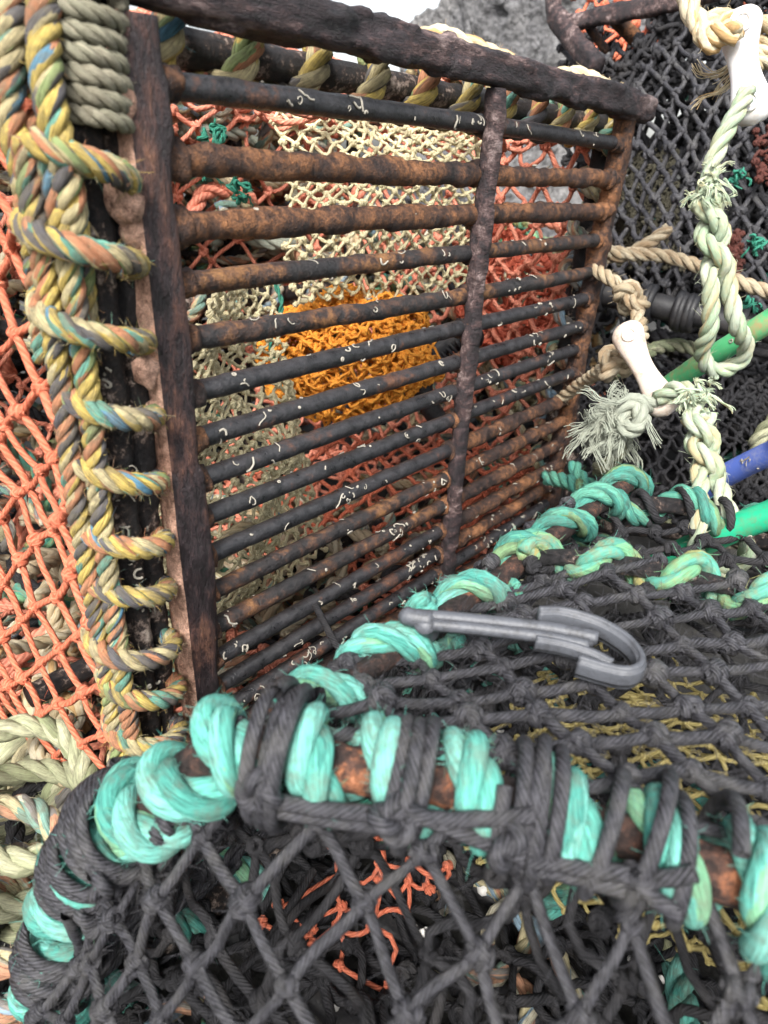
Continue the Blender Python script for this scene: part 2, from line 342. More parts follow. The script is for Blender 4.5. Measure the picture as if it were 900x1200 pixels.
M['turq'] = rope_mat('turquoise_rope', [((.085, .31, .255), 3), ((.13, .37, .315), 2), ((.14, .32, .19), .8), ((.055, .23, .19), 1.2)], 2, 12, 3, .5, (.12, .11, .08), 18, var=.6)
M['turqold'] = rope_mat('weathered_green_rope', [((.085, .29, .22), 3), ((.13, .31, .17), 2), ((.24, .27, .11), 1.2), ((.06, .21, .16), 1)], 2, 10, 3, .55, (.22, .14, .05), var=.3)
M['teal'] = rope_mat('dull_teal_rope', [((.05, .20, .16), 3), ((.08, .26, .19), 2), ((.13, .22, .11), 1)], 2, 10, 3, .5, (.06, .06, .045))
M['white'] = rope_mat('white_green_rope', [((.29, .36, .26), 3), ((.36, .41, .32), 2), ((.25, .33, .22), 1.5), ((.34, .31, .19), .8)], 3, 18, 5, .3, (.42, .30, .14), var=.18)
M['cream'] = rope_mat('cream_rope', [((.46, .38, .24), 3), ((.52, .46, .33), 2), ((.42, .27, .12), .7)], 3, 18, 5, .35, (.30, .18, .08), var=.2)
M['beige'] = rope_mat('beige_rope', [((.32, .265, .18), 3), ((.38, .33, .24), 2), ((.26, .20, .13), 1)], 4, 22, 6, .45, (.22, .13, .06), var=.3)
M['tuft'] = rope_mat('bleached_fibre', [((.25, .27, .22), 1)], var=.3, dirt=.2, dirtcol=(.25, .23, .17))
M['orange'] = twine_mat('orange_twine', (.40, .085, .04), (.70, .22, .125), .9, .2, (.22, .09, .06))
M['orange2'] = twine_mat('faded_orange_twine', (.48, .14, .085), (.80, .33, .22), .9, .25, (.24, .14, .10))
M['red'] = twine_mat('red_twine', (.44, .08, .045), (.74, .20, .11), .8, .25, (.14, .07, .05))
M['bait'] = twine_mat('amber_twine', (.76, .25, .02), (.95, .46, .08), .9, .15, (.34, .15, .03))
M['black'] = twine_mat('black_twine', (.005, .005, .006), (.062, .061, .071), .85, .4, (.10, .096, .088), .5, 8, 1., .4)
M['black2'] = twine_mat('dull_black_twine', (.006, .006, .007), (.036, .035, .039), .8, .3, (.055, .05, .046), .7, 8, 1., .25)
M['tan'] = twine_mat('tan_twine', (.52, .45, .26), (.82, .75, .50), .9, .25, (.24, .20, .11))
M['straw'] = twine_mat('straw_twine', (.28, .22, .07), (.52, .44, .19), .9, .25, (.14, .12, .06))
M['drab'] = twine_mat('drab_twine', (.045, .04, .028), (.13, .12, .08), .8, .3, (.05, .045, .04))
M['greentw'] = twine_mat('green_twine', (.015, .14, .09), (.06, .30, .21), .7, .2)
def plastic(name, c, c2, rough, dirt=.3, sss=0., sc=40, bump=.15):
    t = NT(name); n = t.noise(t.obj(), sc, 5, .6); n2 = t.noise(t.obj(), sc * 8, 4, .6)
    f = t.math('ADD', t.math('MULTIPLY', n, .7), t.math('MULTIPLY', n2, .3))
    col = t.mix(t.math('MULTIPLY', t.ramp(f, [(.48, (0, 0, 0)), (.66, (1, 1, 1))]), dirt), c, c2); t.bump(n2, bump, .001)
    if sss: t.b.inputs['Subsurface Weight'].default_value = sss; t.b.inputs['Subsurface Radius'].default_value = (.01, .008, .006); t.b.inputs['Subsurface Scale'].default_value = .6
    return t.done(col, rough, .45)
M['tog1'] = plastic('white_toggle_plastic', (.62, .61, .61), (.40, .32, .24), .35, .55, .5)
M['tog2'] = plastic('pinkish_toggle_plastic', (.50, .43, .37), (.26, .17, .11), .4, .8, .5, 90)
M['grey'] = plastic('grey_hook_plastic', (.062, .066, .076), (.022, .022, .024), .48, .8, 0, 85, .35)
M['hoseg'] = plastic('green_hose_plastic', (.015, .30, .16), (.12, .15, .07), .4, .65, 0, 30)
M['hoseo'] = plastic('olive_green_hose_plastic', (.07, .36, .15), (.30, .20, .10), .45, .85, 0, 25)
M['hoseb'] = plastic('blue_hose_plastic', (.085, .14, .46), (.24, .26, .40), .45, .8, 0, 45)
M['rubber'] = plastic('black_rubber', (.012, .012, .014), (.05, .045, .042), .55, .5, 0, 60, .4)
# ------------------------------------------------------------------ setting
def grid(mb, x0, x1, y0, y1, z, nx, ny, disp=0, fs=1):
    y, x = np.mgrid[0:ny + 1, 0:nx + 1]; V = np.stack([x0 + (x1 - x0) * x / nx, y0 + (y1 - y0) * y / ny, x * 0. + z], -1)
    if disp: V[..., 2] += fbm(V * fs, 5, 4) * disp
    i = np.arange((nx + 1) * (ny + 1)).reshape(ny + 1, nx + 1)
    mb.add(V, np.stack([i[:-1, :-1], i[:-1, 1:], i[1:, 1:], i[1:, :-1]], -1))
mb = MB(); grid(mb, -300, 300, -300, 300, 0, 60, 60)
t = NT('quay_concrete'); n1 = t.noise(t.obj(), 6., 6, .6); n2 = t.noise(t.obj(), 220., 4, .7)
col = t.ramp(t.math('ADD', t.math('MULTIPLY', n1, .6), t.math('MULTIPLY', n2, .4)), [(.3, (.012, .012, .012)), (.5, (.032, .031, .029)), (.7, (.085, .08, .072))]); t.bump(n2, .5, .003)
tag(mb.build('ground', t.done(col, .9)), kind='structure')
# wall: rough harled stone block, running away behind the pots
t = NT('harled_stone'); n1 = t.noise(t.obj(), 3., 5, .6); vo = t.n('TexVoronoi', {'feature': 'F1'}, Vector=t.obj(), Scale=55.).outputs[0]; n2 = t.noise(t.obj(), 45., 5, .75)
h = t.math('ADD', t.math('MULTIPLY', vo, -.5), n2)
col = t.mix(1., t.ramp(n1, [(.3, (.11, .11, .118)), (.5, (.18, .178, .18)), (.7, (.26, .253, .248))]), t.ramp(n2, [(.34, (.35,) * 3), (.52, (1.,) * 3), (.7, (1.35,) * 3)]), 'MULTIPLY'); t.bump(h, 1., .03)
stone = t.done(col, .95)
mb = MB()
w0 = at(472, 26, 2.6); w1 = at(545, -14, 2.35); w2 = at(560, -14, 2.3); w3 = at(820, -160, 1.9)
top = catmull([w0, w1, w2, w3], .015); thick = nrm(A(.69, .56, 0)) * .35
N = len(top); ks = np.linspace(0, 1, 70)
front = top[:, None] * A(1, 1, 1) + 0 * ks[None, :, None]; front = front.copy(); front[..., 2] = top[:, None, 2] * (1 - ks)
cap = top[:, None] + thick * np.linspace(1, 0, 12)[None, :, None]; back = front[:, ::-1] + thick
V = np.concatenate([back[:, :-1], cap[:, :-1], front], 1)
V = V + vfbm(V * 22, 4, 4) * .018 + vfbm(V * 3, 8, 2) * .02
i = np.arange(V.shape[0] * V.shape[1]).reshape(V.shape[:2]); mb.add(V, np.stack([i[:-1, :-1], i[:-1, 1:], i[1:, 1:], i[1:, :-1]], -1))
e = V[0]; K = len(e); c0 = np.stack([e, e[::-1]], 1); q = np.arange(2 * K).reshape(K, 2); mb.add(c0[:K // 2 + 1], np.stack([q[:K // 2, 0], q[:K // 2, 1], q[1:K // 2 + 1, 1], q[1:K // 2 + 1, 0]], -1))
tag(mb.build('stone_wall', stone), 'grey rough harled stone wall with a sloping top behind the pots', 'wall')
# ------------------------------------------------------------------ the rusty creel with the grate
GY_ = .32
creel = tag(empty('lobster_creel', (.45, .5, .0)), 'large orange netted lobster creel with a rusty barred grate and multicoloured rope wraps', 'lobster creel')
CAMV = A(-.69, -.56, .4)
# grate > rails, stiles, mullion, bars
mb = MB(); zt = .562
beam(mb, [A(.175, GY_ - .004, zt + .001), A(.45, GY_ - .004, zt - .001), A(.772, GY_ - .004, zt - .004)], .021, .0205, A(0, 0, 1), 0, .0010, 140, 3, 10, .0017, .14, .011, None, (.4, 1, 1))
grate = mb.build('grate', [M['rail'], M['stile']], creel)
grate['label'] = 'rusty steel grate of fifteen round bars'
def part(name, mb, mats, parent): return mb.build(name, mats, parent)
mb = MB(); beam(mb, [A(.199, GY_ - .002, .549), A(.203, GY_ - .002, .33), A(.2065, GY_ - .002, .098)], .0215, .02, A(0, 1, 0), 0, .0013, 90, 8, 7, .0020, .12, .011, {1: 0, 3: 1, 0: 0}, (1, 1, .3))
for z, s, dx in ((.515, .011, -.010), (.478, .013, -.0125), (.463, .008, -.010), (.395, .009, -.0105), (.372, .007, -.010)):
    k = np.linspace(-1, 1, 9); P = A(.2 + dx, GY_ - .004, z) + k[:, None] * A(.1 * s, 0, s); sub = MB(); tubes(sub, P, s * np.sqrt(np.maximum(1 - k ** 2, .02)) * .8, 14); V = sub.V[0]; V = V + vfbm(V * 160, 5, 3) * s * .22; mb.add(V, sub.F[0], None, 1)
part('stile', mb, [M['stile'], M['bloom']], grate)['label'] = 'blistered left stile with pale rust lumps'
mb = MB(); beam(mb, [A(.735, GY_, .55), A(.727, GY_, .33), A(.722, GY_, .11)], .020, .018, A(0, 1, 0), 0, .0022, 60, 18, 6, .0025, .2, .006); part('stile', mb, [M['bar2']], grate)
mb = MB(); beam(mb, [A(.486, GY_ - .008, .549), A(.489, GY_ - .008, .33), A(.493, GY_ - .008, .108)], .0145, .013, A(0, 1, 0), 0, .0013, 80, 28, 5, .0022, .25, .005); part('mullion', mb, [M['rail']], grate)
mb = MB(); beam(mb, [A(.205, GY_ + .003, .106), A(.74, GY_ + .003, .103)], .018, .014, A(0, 0, 1), 0, .0013, 60, 38, 5, .003, .2, .003); part('rail', mb, [M['bar2']], grate)
zs = [.525, .494, .464, .436, .407, .377, .349, .323, .297, .269, .2405, .212, .185, .160, .135]
kind = [0, 2, 2, 1, 1, 0, 0, 0, 0, 0, 1, 1, 0, 0, 0]
for k, z in enumerate(zs):
    mb = MB(); a = A(.212, GY_, z); b = A(.724, GY_, z + rng.normal(0, .0012)); mid = (a + b) / 2 + A(0, 0, rng.normal(0, .0014))
    r = .0063 if kind[k] < 2 else .0072; kd = kind[k]
    if 8 < k < 14:       # right third is much rustier low down: split the bar's material there
        c = a + (b - a) * .56; rod(mb, [a, (a + c) / 2, c], r, 16, 0, .0005, 90, k * 13, .003, 0, True); rod(mb, [c + A(-.004, 0, 0), b], r * 1.06, 16, 2, .0012, 90, k * 17, .003, .004)
    else: rod(mb, [a, mid, b], r, 16, 0, (.0004, .0007, .0011)[kd], 90, k * 13, .003, (0, .001, .005)[kd])
    for xj in (.214, .489, .721):   # weld beads where the bar meets the uprights
        q = a + (b - a) * ((xj - .212) / .512); rod(mb, [q + A(-.0075, -.001, 0), q + A(-.003, -.001, 0), q + A(.003, -.001, 0), q + A(.0075, -.001, 0)], r * 1.28, 14, 2, .0022, 150, k * 31 + int(xj * 90), .0018)
    worms(mb, a + A(.01, 0, 0), b - a, r + .0002, .5, (26, 17, 4)[kd] + (16 if k > 10 else 0), 1, CAMV, .0006)
    m = M['bar%d' % kd]
    part('bar', mb, [m, M['worm'], M['bar2']], grate)
# corner post with rope wraps
post_top, post_bot = A(.182, GY_ + .004, .585), A(.168, GY_ + .004, .085)
mb = MB(); off = A(.0085, -.001, 0)
beam(mb, [post_top + A(-.005, 0, 0), post_bot + A(-.005, 0, 0)], .0155, .016, A(0, 1, 0), 0, .0012, 90, 51, 5, .0022, .3, .004)
beam(mb, [post_top + A(.011, .003, 0), (post_top + post_bot) / 2 + A(.0105, .003, 0), post_bot + A(.009, .003, 0)], .0145, .014, A(0, 1, 0), 0, .0011, 90, 61, 5, .0022, .3, .003)
worms(mb, post_bot + A(-.002, -.002, 0), post_top - post_bot, .0085, .5, 60, 1, A(-.6, -.7, .2), .0007)
beam(mb, [A(.172, GY_ + .004, .564), A(.2, GY_ + .002, .566)], .016, .018, A(0, 0, 1), 0, .0022, 90, 71, 5, .002, .3, .004)
part('post', mb, [M['post'], M['worm']], creel)['label'] = 'black corroded corner post'
mb = MB()
wc = np.stack([A(.166, GY_ + .0, .4985), A(.1655, GY_ + .0, .40), A(.165, GY_ + .0, .30), A(.163, GY_, .20), A(.161, GY_, .105)])
wp = catmull(wc, .003); zz = np.linspace(0, 1, 400)
H_ = helix(wp + A(.001, 0, 0), .0205, turns=10.6, ph=2.4, hand=-1, jit=.38, spt=26, ell=1.0)
rope(mb, H_, .0062, 0, raw=True, pitch=.029, n=4, S=8, fz=3500, fl=.005, fr=.00011)
for dx, dy, ph in ((-.013, -.008, 0), (-.019, .003, 1)):
    pts = [np.array([c[0] + dx + .002 * math.sin(k * 2 + ph), c[1] + dy, c[2]]) for k, c in enumerate(wc)]
    rope(mb, pts, .0058, 0, pitch=.030, n=4, fz=1500, fl=.004, fr=.00012)
part('rope_wrap', mb, M['multi'], creel)['label'] = 'yellow, salmon and blue rope spiralled round the corner post'
mb = MB()
for x0, x1, d0, d1, r in ((12, 10, .275, .285, .0068), (50, 58, .27, .275, .0068), (34, 28, .285, .29, .006)):
    rope(mb, [at(x0 + 8, -60, d0), at(x0, 40, d0), at(x1 + 2, 130, d1), at(x1 + 22, 215, d1 + .012), at(x1 + 36, 330, d1 + .04), at(x1 + 44, 420, d1 + .06)], r, 0, pitch=.030, n=4, fz=1500, fl=.004, fr=.00012)
part('standing_rope', mb, M['multi'], creel)
mb = MB(); Hx = helix(np.stack([A(.182, GY_ + .001, .552), A(.180, GY_ + .001, .506)]), .0135, turns=6.2, ph=1, hand=-1, jit=.05); rope(mb, Hx, .0040, 0, raw=True, pitch=.02, n=3, fz=400, fl=.003, fr=.00012)
part('twine_lashing', mb, M['greyrope'], creel)
# tail knots at the post foot
mb = MB()
for k in range(4):
    c = A(.150 + .011 * k, GY_ - .012 + .006 * (k % 2), .108 - .004 * k)
    rope(mb, [c + A(-.01, 0, .03), c + A(-.016, -.01, .005), c + A(-.004, -.014, -.018), c + A(.008, -.006, -.006), c + A(.004, .004, .02)], .0066, 0, pitch=.030, n=4, fz=1300, fl=.004, fr=.00012)
part('rope_knot', mb, M['multi'], creel)
# frame: top bar wrapped, right post wrapped, back bars, base bars
def bar_part(name, P, r, m, seed): 
    mb = MB(); rod(mb, P, r, 12, 0, .0008, 70, seed, .006, .002); return part(name, mb, [m], creel)
tb = [A(.19, .352, .545), A(.76, .352, .543)]; rp = [A(.757, .35, .55), A(.757, .35, .09)]
bar_part('top_bar', tb, .009, M['post'], 81); bar_part('post', rp, .009, M['post'], 82)
bar_part('post', [A(.757, .70, .55), A(.757, .70, .06)], .009, M['post'], 83); bar_part('post', [A(.17, .70, .55), A(.14, .72, .06)], .009, M['post'], 84)
bar_part('back_bar', [A(.15, .70, .335), A(.76, .70, .335)], .0095, M['post'], 85); bar_part('top_bar', [A(.17, .70, .545), A(.76, .70, .543)], .009, M['post'], 86)
bar_part('top_bar', [A(.18, .33, .55), A(.17, .70, .55)], .009, M['post'], 87); bar_part('top_bar', [A(.757, .35, .545), A(.757, .70, .545)], .009, M['post'], 88)
bar_part('base_bar', [A(.14, .36, .055), A(.11, .75, .05)], .010, M['post'], 89); bar_part('base_bar', [A(.14, .45, .12), A(.76, .45, .12)], .009, M['post'], 90)
bar_part('base_bar', [A(.16, .34, .07), A(.76, .36, .07)], .009, M['post'], 91); bar_part('base_bar', [A(.11, .74, .06), A(.76, .72, .06)], .009, M['post'], 92); bar_part('base_bar', [A(.757, .35, .07), A(.757, .72, .06)], .009, M['post'], 93)
for nm, c, pitch, r, m in (('rope_wrap', tb, .052, .0078, 'multi'), ('rope_wrap', rp, .045, .0075, 'multi2'), ('rope_wrap', [A(.2, .70, .335), A(.74, .70, .335)], .06, .0075, 'multi2'), ('rope_wrap', [A(.2, .70, .545), A(.75, .70, .543)], .05, .0085, 'multi2'), ('rope_wrap', [A(.2, .45, .12), A(.75, .45, .12)], .045, .0072, 'multi2'), ('rope_wrap', [A(.757, .36, .545), A(.757, .70, .545)], .05, .0085, 'multi')):
    mb = MB(); rope(mb, helix(np.array(c), .009 + r * .85, pitch=pitch, hand=-1, jit=.2), r, 0, raw=True, pitch=.036, fz=350, fr=.00016); part(nm, mb, M[m], creel)
mb = MB()
bp = catmull([A(.145, .335, .05), A(.135, .45, .05), A(.12, .75, .05)], .01)
rope(mb, helix(bp[:14], .024, turns=4, hand=1, jit=.15), .0115, 0, raw=True, fz=500, pitch=.06); rope(mb, helix(bp[13:], .022, pitch=.05, hand=1, jit=.3), .010, 1, raw=True, fz=400, pitch=.055)
rope(mb, helix(bp[2:20], .023, turns=3, hand=1, jit=.2, ph=2), .009, 1, raw=True, fz=500, pitch=.05)
part('rope_wrap', mb, [M['olive'], M['multi2']], creel)['label'] = 'thick olive and multicoloured rope round the base rail'
# netting
mb = MB(); net(mb, bil(A(.150, .335, .515), A(.150, .72, .54), A(.115, .75, .05), A(.143, .335, .07), .0, .012, 7, 3), 18, 23, .0022, .0042, 0, .12, .035, fz=900)
part('side_netting', mb, M['orange'], creel)['label'] = 'bright orange diamond mesh on the near end'
mb = MB(); net(mb, bil(A(.17, .70, .545), A(.76, .70, .545), A(.76, .72, .06), A(.12, .74, .06), .02, .03, 7, 4), 24, 20, .0026, .0050, 0, .3, .08); part('back_netting', mb, M['orange2'], creel)
mb = MB(); net(mb, bil(A(.757, .35, .545), A(.757, .70, .545), A(.757, .72, .06), A(.757, .35, .07), .01, .02, 7, 5), 20, 26, .0027, .0052, 0, .3, .08); part('end_netting', mb, M['orange2'], creel)
mb = MB(); net(mb, bil(A(.17, .34, .085), A(.757, .35, .085), A(.757, .72, .075), A(.12, .74, .07), .0, .03, 6, 6), 30, 22, .0027, .0052, 0, .3, .08); part('floor_netting', mb, M['orange2'], creel)
mb = MB(); net(mb, bil(A(.18, .345, .545), A(.757, .355, .54), A(.757, .70, .545), A(.17, .70, .55), .0, .03, 9, 7), 22, 13, .0026, .0050, 0, .3, .1); part('top_netting', mb, M['orange2'], creel)
mb = MB(); net(mb, bil(at(300, 500, .86), at(640, 520, .92), at(600, 660, .80), at(300, 680, .70), .0, .012, 9, 16), 20, 12, .0026, .0048, 0, .2, .06); part('floor_netting', mb, M['orange'], creel)['label'] = 'clean orange mesh in the floor'
mb = MB()
net(mb, bil(at(318, 128, .62), at(565, 150, .70), at(545, 345, .76), at(350, 352, .66), .05, .012, 14, 8, CAMV), 26, 24, .0016, .0031, 0, .3, .08)
part('funnel_netting', mb, M['tan'], creel)['label'] = 'tan funnel mesh hanging from the top'
mb = MB()
net(mb, bil(at(140, 400, .44), at(322, 318, .60), at(372, 640, .66), at(215, 800, .54), .02, .02, 14, 9, CAMV), 30, 46, .0014, .0029, 0, .35, .1)
part('funnel_netting', mb, M['tan'], creel)['label'] = 'dense tan mesh gathered behind the post'
mb = MB()
net(mb, bil(at(552, 255, .86), at(650, 300, .86), at(650, 420, .88), at(540, 420, .88), .02, .03, 16, 10), 16, 18, .0024, .0042, 0, .5, .25)
net(mb, bil(at(545, 300, .90), at(650, 310, .90), at(640, 400, .92), at(540, 400, .92), .02, .04, 16, 11), 14, 14, .0024, .0042, 0, .5, .3)
part('hanging_netting', mb, M['red'], creel)
# black strap elbow beside the bait bag
mb = MB(); rod(mb, [at(560, 395, .80), at(525, 400, .78), at(500, 430, .78), at(497, 465, .78), at(520, 500, .80)], .012, 14, 0, .0012, 60, 7, .005)
for k in range(5): q = at(535 - k * 9, 398 + k * 9, .785); tubes(mb, helix(np.stack([q, q + A(-.012, .004, -.01)]), .0135, turns=2), .0022, 6)
part('rubber_strap', mb, [M['rubber']], creel)
# bait bag
c = at(405, 418, .735); mb = MB(); ex = nrm(ray(490, 405) - ray(320, 430)); ez = nrm(A(-.15, .1, 1) - ex * (A(-.15, .1, 1) @ ex)); ey = np.cross(ez, ex)
for k, sc in enumerate((1., .88)):
    def Sb(u, v, sc=sc, k=k):
        th = u * 2 * PI; ph = (v - .5) * PI * .98; co = np.sign(np.cos(ph)) * np.abs(np.cos(ph)) ** .6
        p = c + sc * (ex * (np.sin(ph) * .088)[..., None] + ez * (co * np.cos(th) * .066)[..., None] + ey * (co * np.sin(th) * .035)[..., None])
        return p + vfbm(p * 30, 40 + k, 3) * .010
    net(mb, Sb, 46, 24, .0017, .0036, 0, .45, .25, hi=True, S=5, N=5, fz=600)
bag = tag(mb.build('bait_bag', M['bait']), 'crumpled amber orange mesh bait bag inside the grated creel', 'bait bag')
mb = MB(); rope(mb, [at(322, 330, .66), at(330, 360, .66), at(317, 400, .665), at(325, 430, .67)], .0026, 0, n=2, pitch=.02); mb.build('drawstring', M['greentw'], bag)['label'] = 'thin bright green string'
# ------------------------------------------------------------------ black front creel
bc = tag(empty('lobster_creel', (.30, .06, .0)), 'low black netted lobster creel with turquoise rope wrapped rims in the foreground', 'lobster creel')
def bpart(name, mb, mats, label=None):
    o = mb.build(name, mats, bc)
    if label: o['label'] = label
    return o
hoop = catmull([at(52, 1300, .39), at(60, 1190, .382), at(82, 1065, .360), at(128, 978, .330), at(192, 936, .304), A(.122, .172, .282), A(.145, .130, .284), A(.176, .080, .282), A(.200, .022, .280), A(.212, -.03, .276), A(.222, -.10, .262), A(.222, -.15, .20), A(.215, -.18, .03)], .004)
mb = MB(); rod(mb, hoop, .0088, 16, 0, .0014, 70, 100, .004, .004); bpart('hoop', mb, [M['rim']], 'rusty front hoop')
mb = MB(); rope(mb, helix(hoop, .0140, pitch=.034, ph=1.0, hand=1, jit=.35), .0094, 0, raw=True, pitch=.056, S=12, fz=3500, fl=.006, fr=.00013, spp=18); bpart('rope_wrap', mb, M['turq'], 'bright turquoise rope round the front hoop')
def near(P, px, py):
    c = (P - EYE) @ CAM; x = 450 + F_PX * c[:, 0] / c[:, 2]; y = 600 + F_PX * c[:, 1] / c[:, 2]; return int(np.argmin((x - px) ** 2 + (y - py) ** 2))
def coil(mb, P, i0, i1, turns, rad, tr, hand=1, ph=0, jit=.18): tubes(mb, helix(P[i0:i1 + 1], rad, turns=turns, hand=hand, ph=ph, jit=jit, spt=26), tr, 8)
TT = nrm(np.gradient(hoop, axis=0))
def ringpt(i, ang, rad):
    t_ = TT[i]; w = nrm(EYE - hoop[i]); w = nrm(w - t_ * (w @ t_)); u = np.cross(t_, w); return hoop[i] + rad * (math.cos(ang) * w + math.sin(ang) * u)
locs = [(68, 1110), (102, 1010), (140, 955), (335, 880), (480, 905), (618, 940), (735, 965), (800, 990)]
ii = [near(hoop, *l) for l in locs]; tw_ = [4, 5, 3.5, 2.6, 2.6, 3, 1, 1]; wd = [4, 4, 2, 2, 2, 3, 3, 3]
for k, (i, tn) in enumerate(zip(ii, tw_)):
    mb = MB()
    coil(mb, hoop, max(i - wd[k], 0), i + wd[k], tn + .6, .0232 - (.0022 if k < 2 else 0), .0030, 1 if k % 2 else -1, k * 1.3, .35 if k > 2 else .15)
    (coil(mb, hoop, max(i - 1, 0), i + 1, 1.2, .0242, .0030, -1 if k % 2 else 1, k * 2.1, .3) if k in (0, 1, 2, 3, 5) else None)
    if k < len(ii) - 1 and k not in (2,):
        j = ii[k + 1]
        for q, (a0, a1) in enumerate((((.75, .45), (.95, .7)) if k % 2 else ((.35, .75), (.55, .1)))):
            st = np.linspace(i, j, 8).astype(int); an = np.linspace(a0, a1, 8) + .15 * np.sin(np.linspace(0, PI, 8))
            tubes(mb, catmull([ringpt(s, a, .0255 - .003 * math.sin(r_ * PI / 7)) for r_, (s, a) in enumerate(zip(st, an))], .003), .0031, 8)
    for q in range(1 if k < 6 else 0):
        c_ = ringpt(i + int(rng.integers(-2, 3)), .6 - q * .7, .025); tt = np.linspace(0, 2 * PI * .97, 50); sc = .0034
        tre = np.stack([np.sin(tt) + 2 * np.sin(2 * tt), np.cos(tt) - 2 * np.cos(2 * tt), -np.sin(3 * tt)], -1) * sc * .75
        Rm = np.linalg.qr(rng.normal(size=(3, 3)))[0]; tubes(mb, c_ + tre @ Rm, .0029, 8)
    bpart('lashing', mb, M['black'])
# side rail (far left edge), mid and rear hoops, base
rail = catmull([A(.122, .172, .279), A(.20, .168, .276), A(.30, .167, .274), A(.40, .169, .273), A(.56, .172, .268)], .004)
mb = MB(); rod(mb, rail, .0065, 14, 0, .0012, 70, 101, .005, .003); bpart('side_rail', mb, [M['rim']])
mb = MB(); rope(mb, helix(rail[:36], .0112, pitch=.050, ph=.3, hand=1, jit=.25), .0085, 0, raw=True, pitch=.052, S=9, fz=2600, fl=.006, fr=.00014); rope(mb, helix(rail[34:52], .0112, pitch=.050, ph=2., hand=1, jit=.25), .0083, 0, raw=True, pitch=.052, S=9, fz=2200, fl=.006, fr=.00014); rope(mb, helix(rail[50:], .0115, pitch=.055, ph=2., hand=1, jit=.25), .0080, 1, raw=True, pitch=.056, S=8, fz=1500, fl=.006, fr=.00014)
bpart('rope_wrap', mb, [M['turq'], M['teal']])
mid = catmull([A(.352, .160, .275), A(.362, .150, .281), A(.385, .10, .284), A(.400, .062, .284), A(.415, .025, .281), A(.43, -.05, .272), A(.43, -.12, .2), A(.42, -.16, .03)], .004)
mb = MB(); rod(mb, mid, .0055, 12, 0, .001, 70, 103, .005); bpart('hoop', mb, [M['post']])
mb = MB(); rope(mb, helix(mid, .0105, pitch=.047, ph=.2, hand=-1, jit=.3), .0078, 0, raw=True, pitch=.05, S=9, fz=2200, fl=.006, fr=.00014); bpart('rope_wrap', mb, M['turqold'], 'weathered green rope with rust stains round the middle hoop')
rear = catmull([A(.50, .168, .262), A(.52, .12, .272), A(.545, .05, .27), A(.56, -.03, .262), A(.56, -.12, .2), A(.55, -.16, .03)], .004)
mb = MB(); rod(mb, rear, .0065, 12, 0, .001, 70, 104, .005); bpart('hoop', mb, [M['post']])
mb = MB(); rope(mb, helix(rear, .0115, pitch=.062, ph=.5, hand=1, jit=.3), .0074, 0, raw=True, pitch=.05, S=8, fz=900, fl=.006, fr=.00014); tubes(mb, helix(rear, .0125, pitch=.03, ph=2, jit=.4), .0034, 7, 1); bpart('rope_wrap', mb, [M['teal'], M['black2']])
base = [[A(.03, .27, .03), A(.60, .265, .03)], [A(.05, .27, .028), A(.09, -.2, .028)], [A(.60, .265, .03), A(.58, -.2, .03)], [A(.09, -.2, .03), A(.58, -.2, .03)]]
for k, b_ in enumerate(base): mb = MB(); rod(mb, b_, .010, 12, 0, .0012, 70, 110 + k, .006, .003); bpart('base_bar', mb, [M['rim'] if k == 1 else M['post']])
mb = MB(); rope(mb, helix(np.array(base[0]), .019, pitch=.052, jit=.25), .0105, 0, raw=True, pitch=.058, S=8, fz=800, fr=.00016); bpart('rope_wrap', mb, M['turq'])
for k, x in enumerate((.17, .235, .30, .37, .45)):
    mb = MB(); beam(mb, [A(x, .26, .018), A(x + .05, -.19, .018)], .022, .014, A(0, 0, 1), 0, .001, 60, 120 + k, 4, .008, .2)
    for q in range(26):
        p = A(x + rng.uniform(-.008, .008), 0, .026); f_ = rng.random(); p = p + A(.05 * f_, .26 - .45 * f_, 0); s = rng.uniform(.0015, .0045)
        kk = np.linspace(0, 1, 4); tubes(mb, p + kk[:, None] * nrm(A(*rng.normal(0, .4, 2), 1)) * s * 1.2, s * A(1, .85, .6, .03), 8, 1)
    bpart('slat', mb, [M['rubber'], M['shell']])
# nets of the black creel
def top_sf(u, v):
    ka = np.clip(v, 0, 1); a = np.stack([np.interp(ka, [0, .28, .6, 1], [.122, .160, .2, .222]), np.interp(ka, [0, .28, .6, 1], [.175, .11, .022, -.10]), np.interp(ka, [0, .28, .6, 1], [.290, .294, .292, .276])], -1)
    b = np.stack([np.interp(ka, [0, .28, .6, 1], [.352, .385, .415, .43]), np.interp(ka, [0, .28, .6, 1], [.165, .10, .025, -.07]), np.interp(ka, [0, .28, .6, 1], [.276, .287, .286, .276])], -1)
    p = a + (b - a) * u[..., None]; p[..., 2] -= .010 * np.sin(np.clip(u, 0, 1) * PI); return p + vfbm(p * 9, 77) * .005
mb = MB(); net(mb, top_sf, 12, 13, .0028, .0056, 0, .16, .025, fz=5000); bpart('top_netting', mb, M['black'], 'thick knotted black twine mesh over the top')
def top2(u, v): p = top_sf(u, v); p[..., 2] -= .06 + .02 * np.sin(u * 5); return p + vfbm(p * 12, 79) * .014
mb = MB(); net(mb, top2, 10, 10, .0026, .0048, 0, .4, .12, fz=500); bpart('inner_netting', mb, M['black2'])
def rear_sf(u, v):
    ka = np.clip(v, 0, 1); a = np.stack([.352 + .078 * ka, .165 - .235 * ka, .278 - .004 * ka], -1); b = np.stack([.505 + .055 * ka, .170 - .24 * ka, .266 - .004 * ka], -1)
    p = a + (b - a) * u[..., None]; p[..., 2] -= .02 * np.sin(np.clip(u, 0, 1) * PI); return p + vfbm(p * 9, 78) * .008
mb = MB(); net(mb, rear_sf, 9, 13, .0030, .0052, 0, .3, .08); bpart('top_netting', mb, M['black2'])
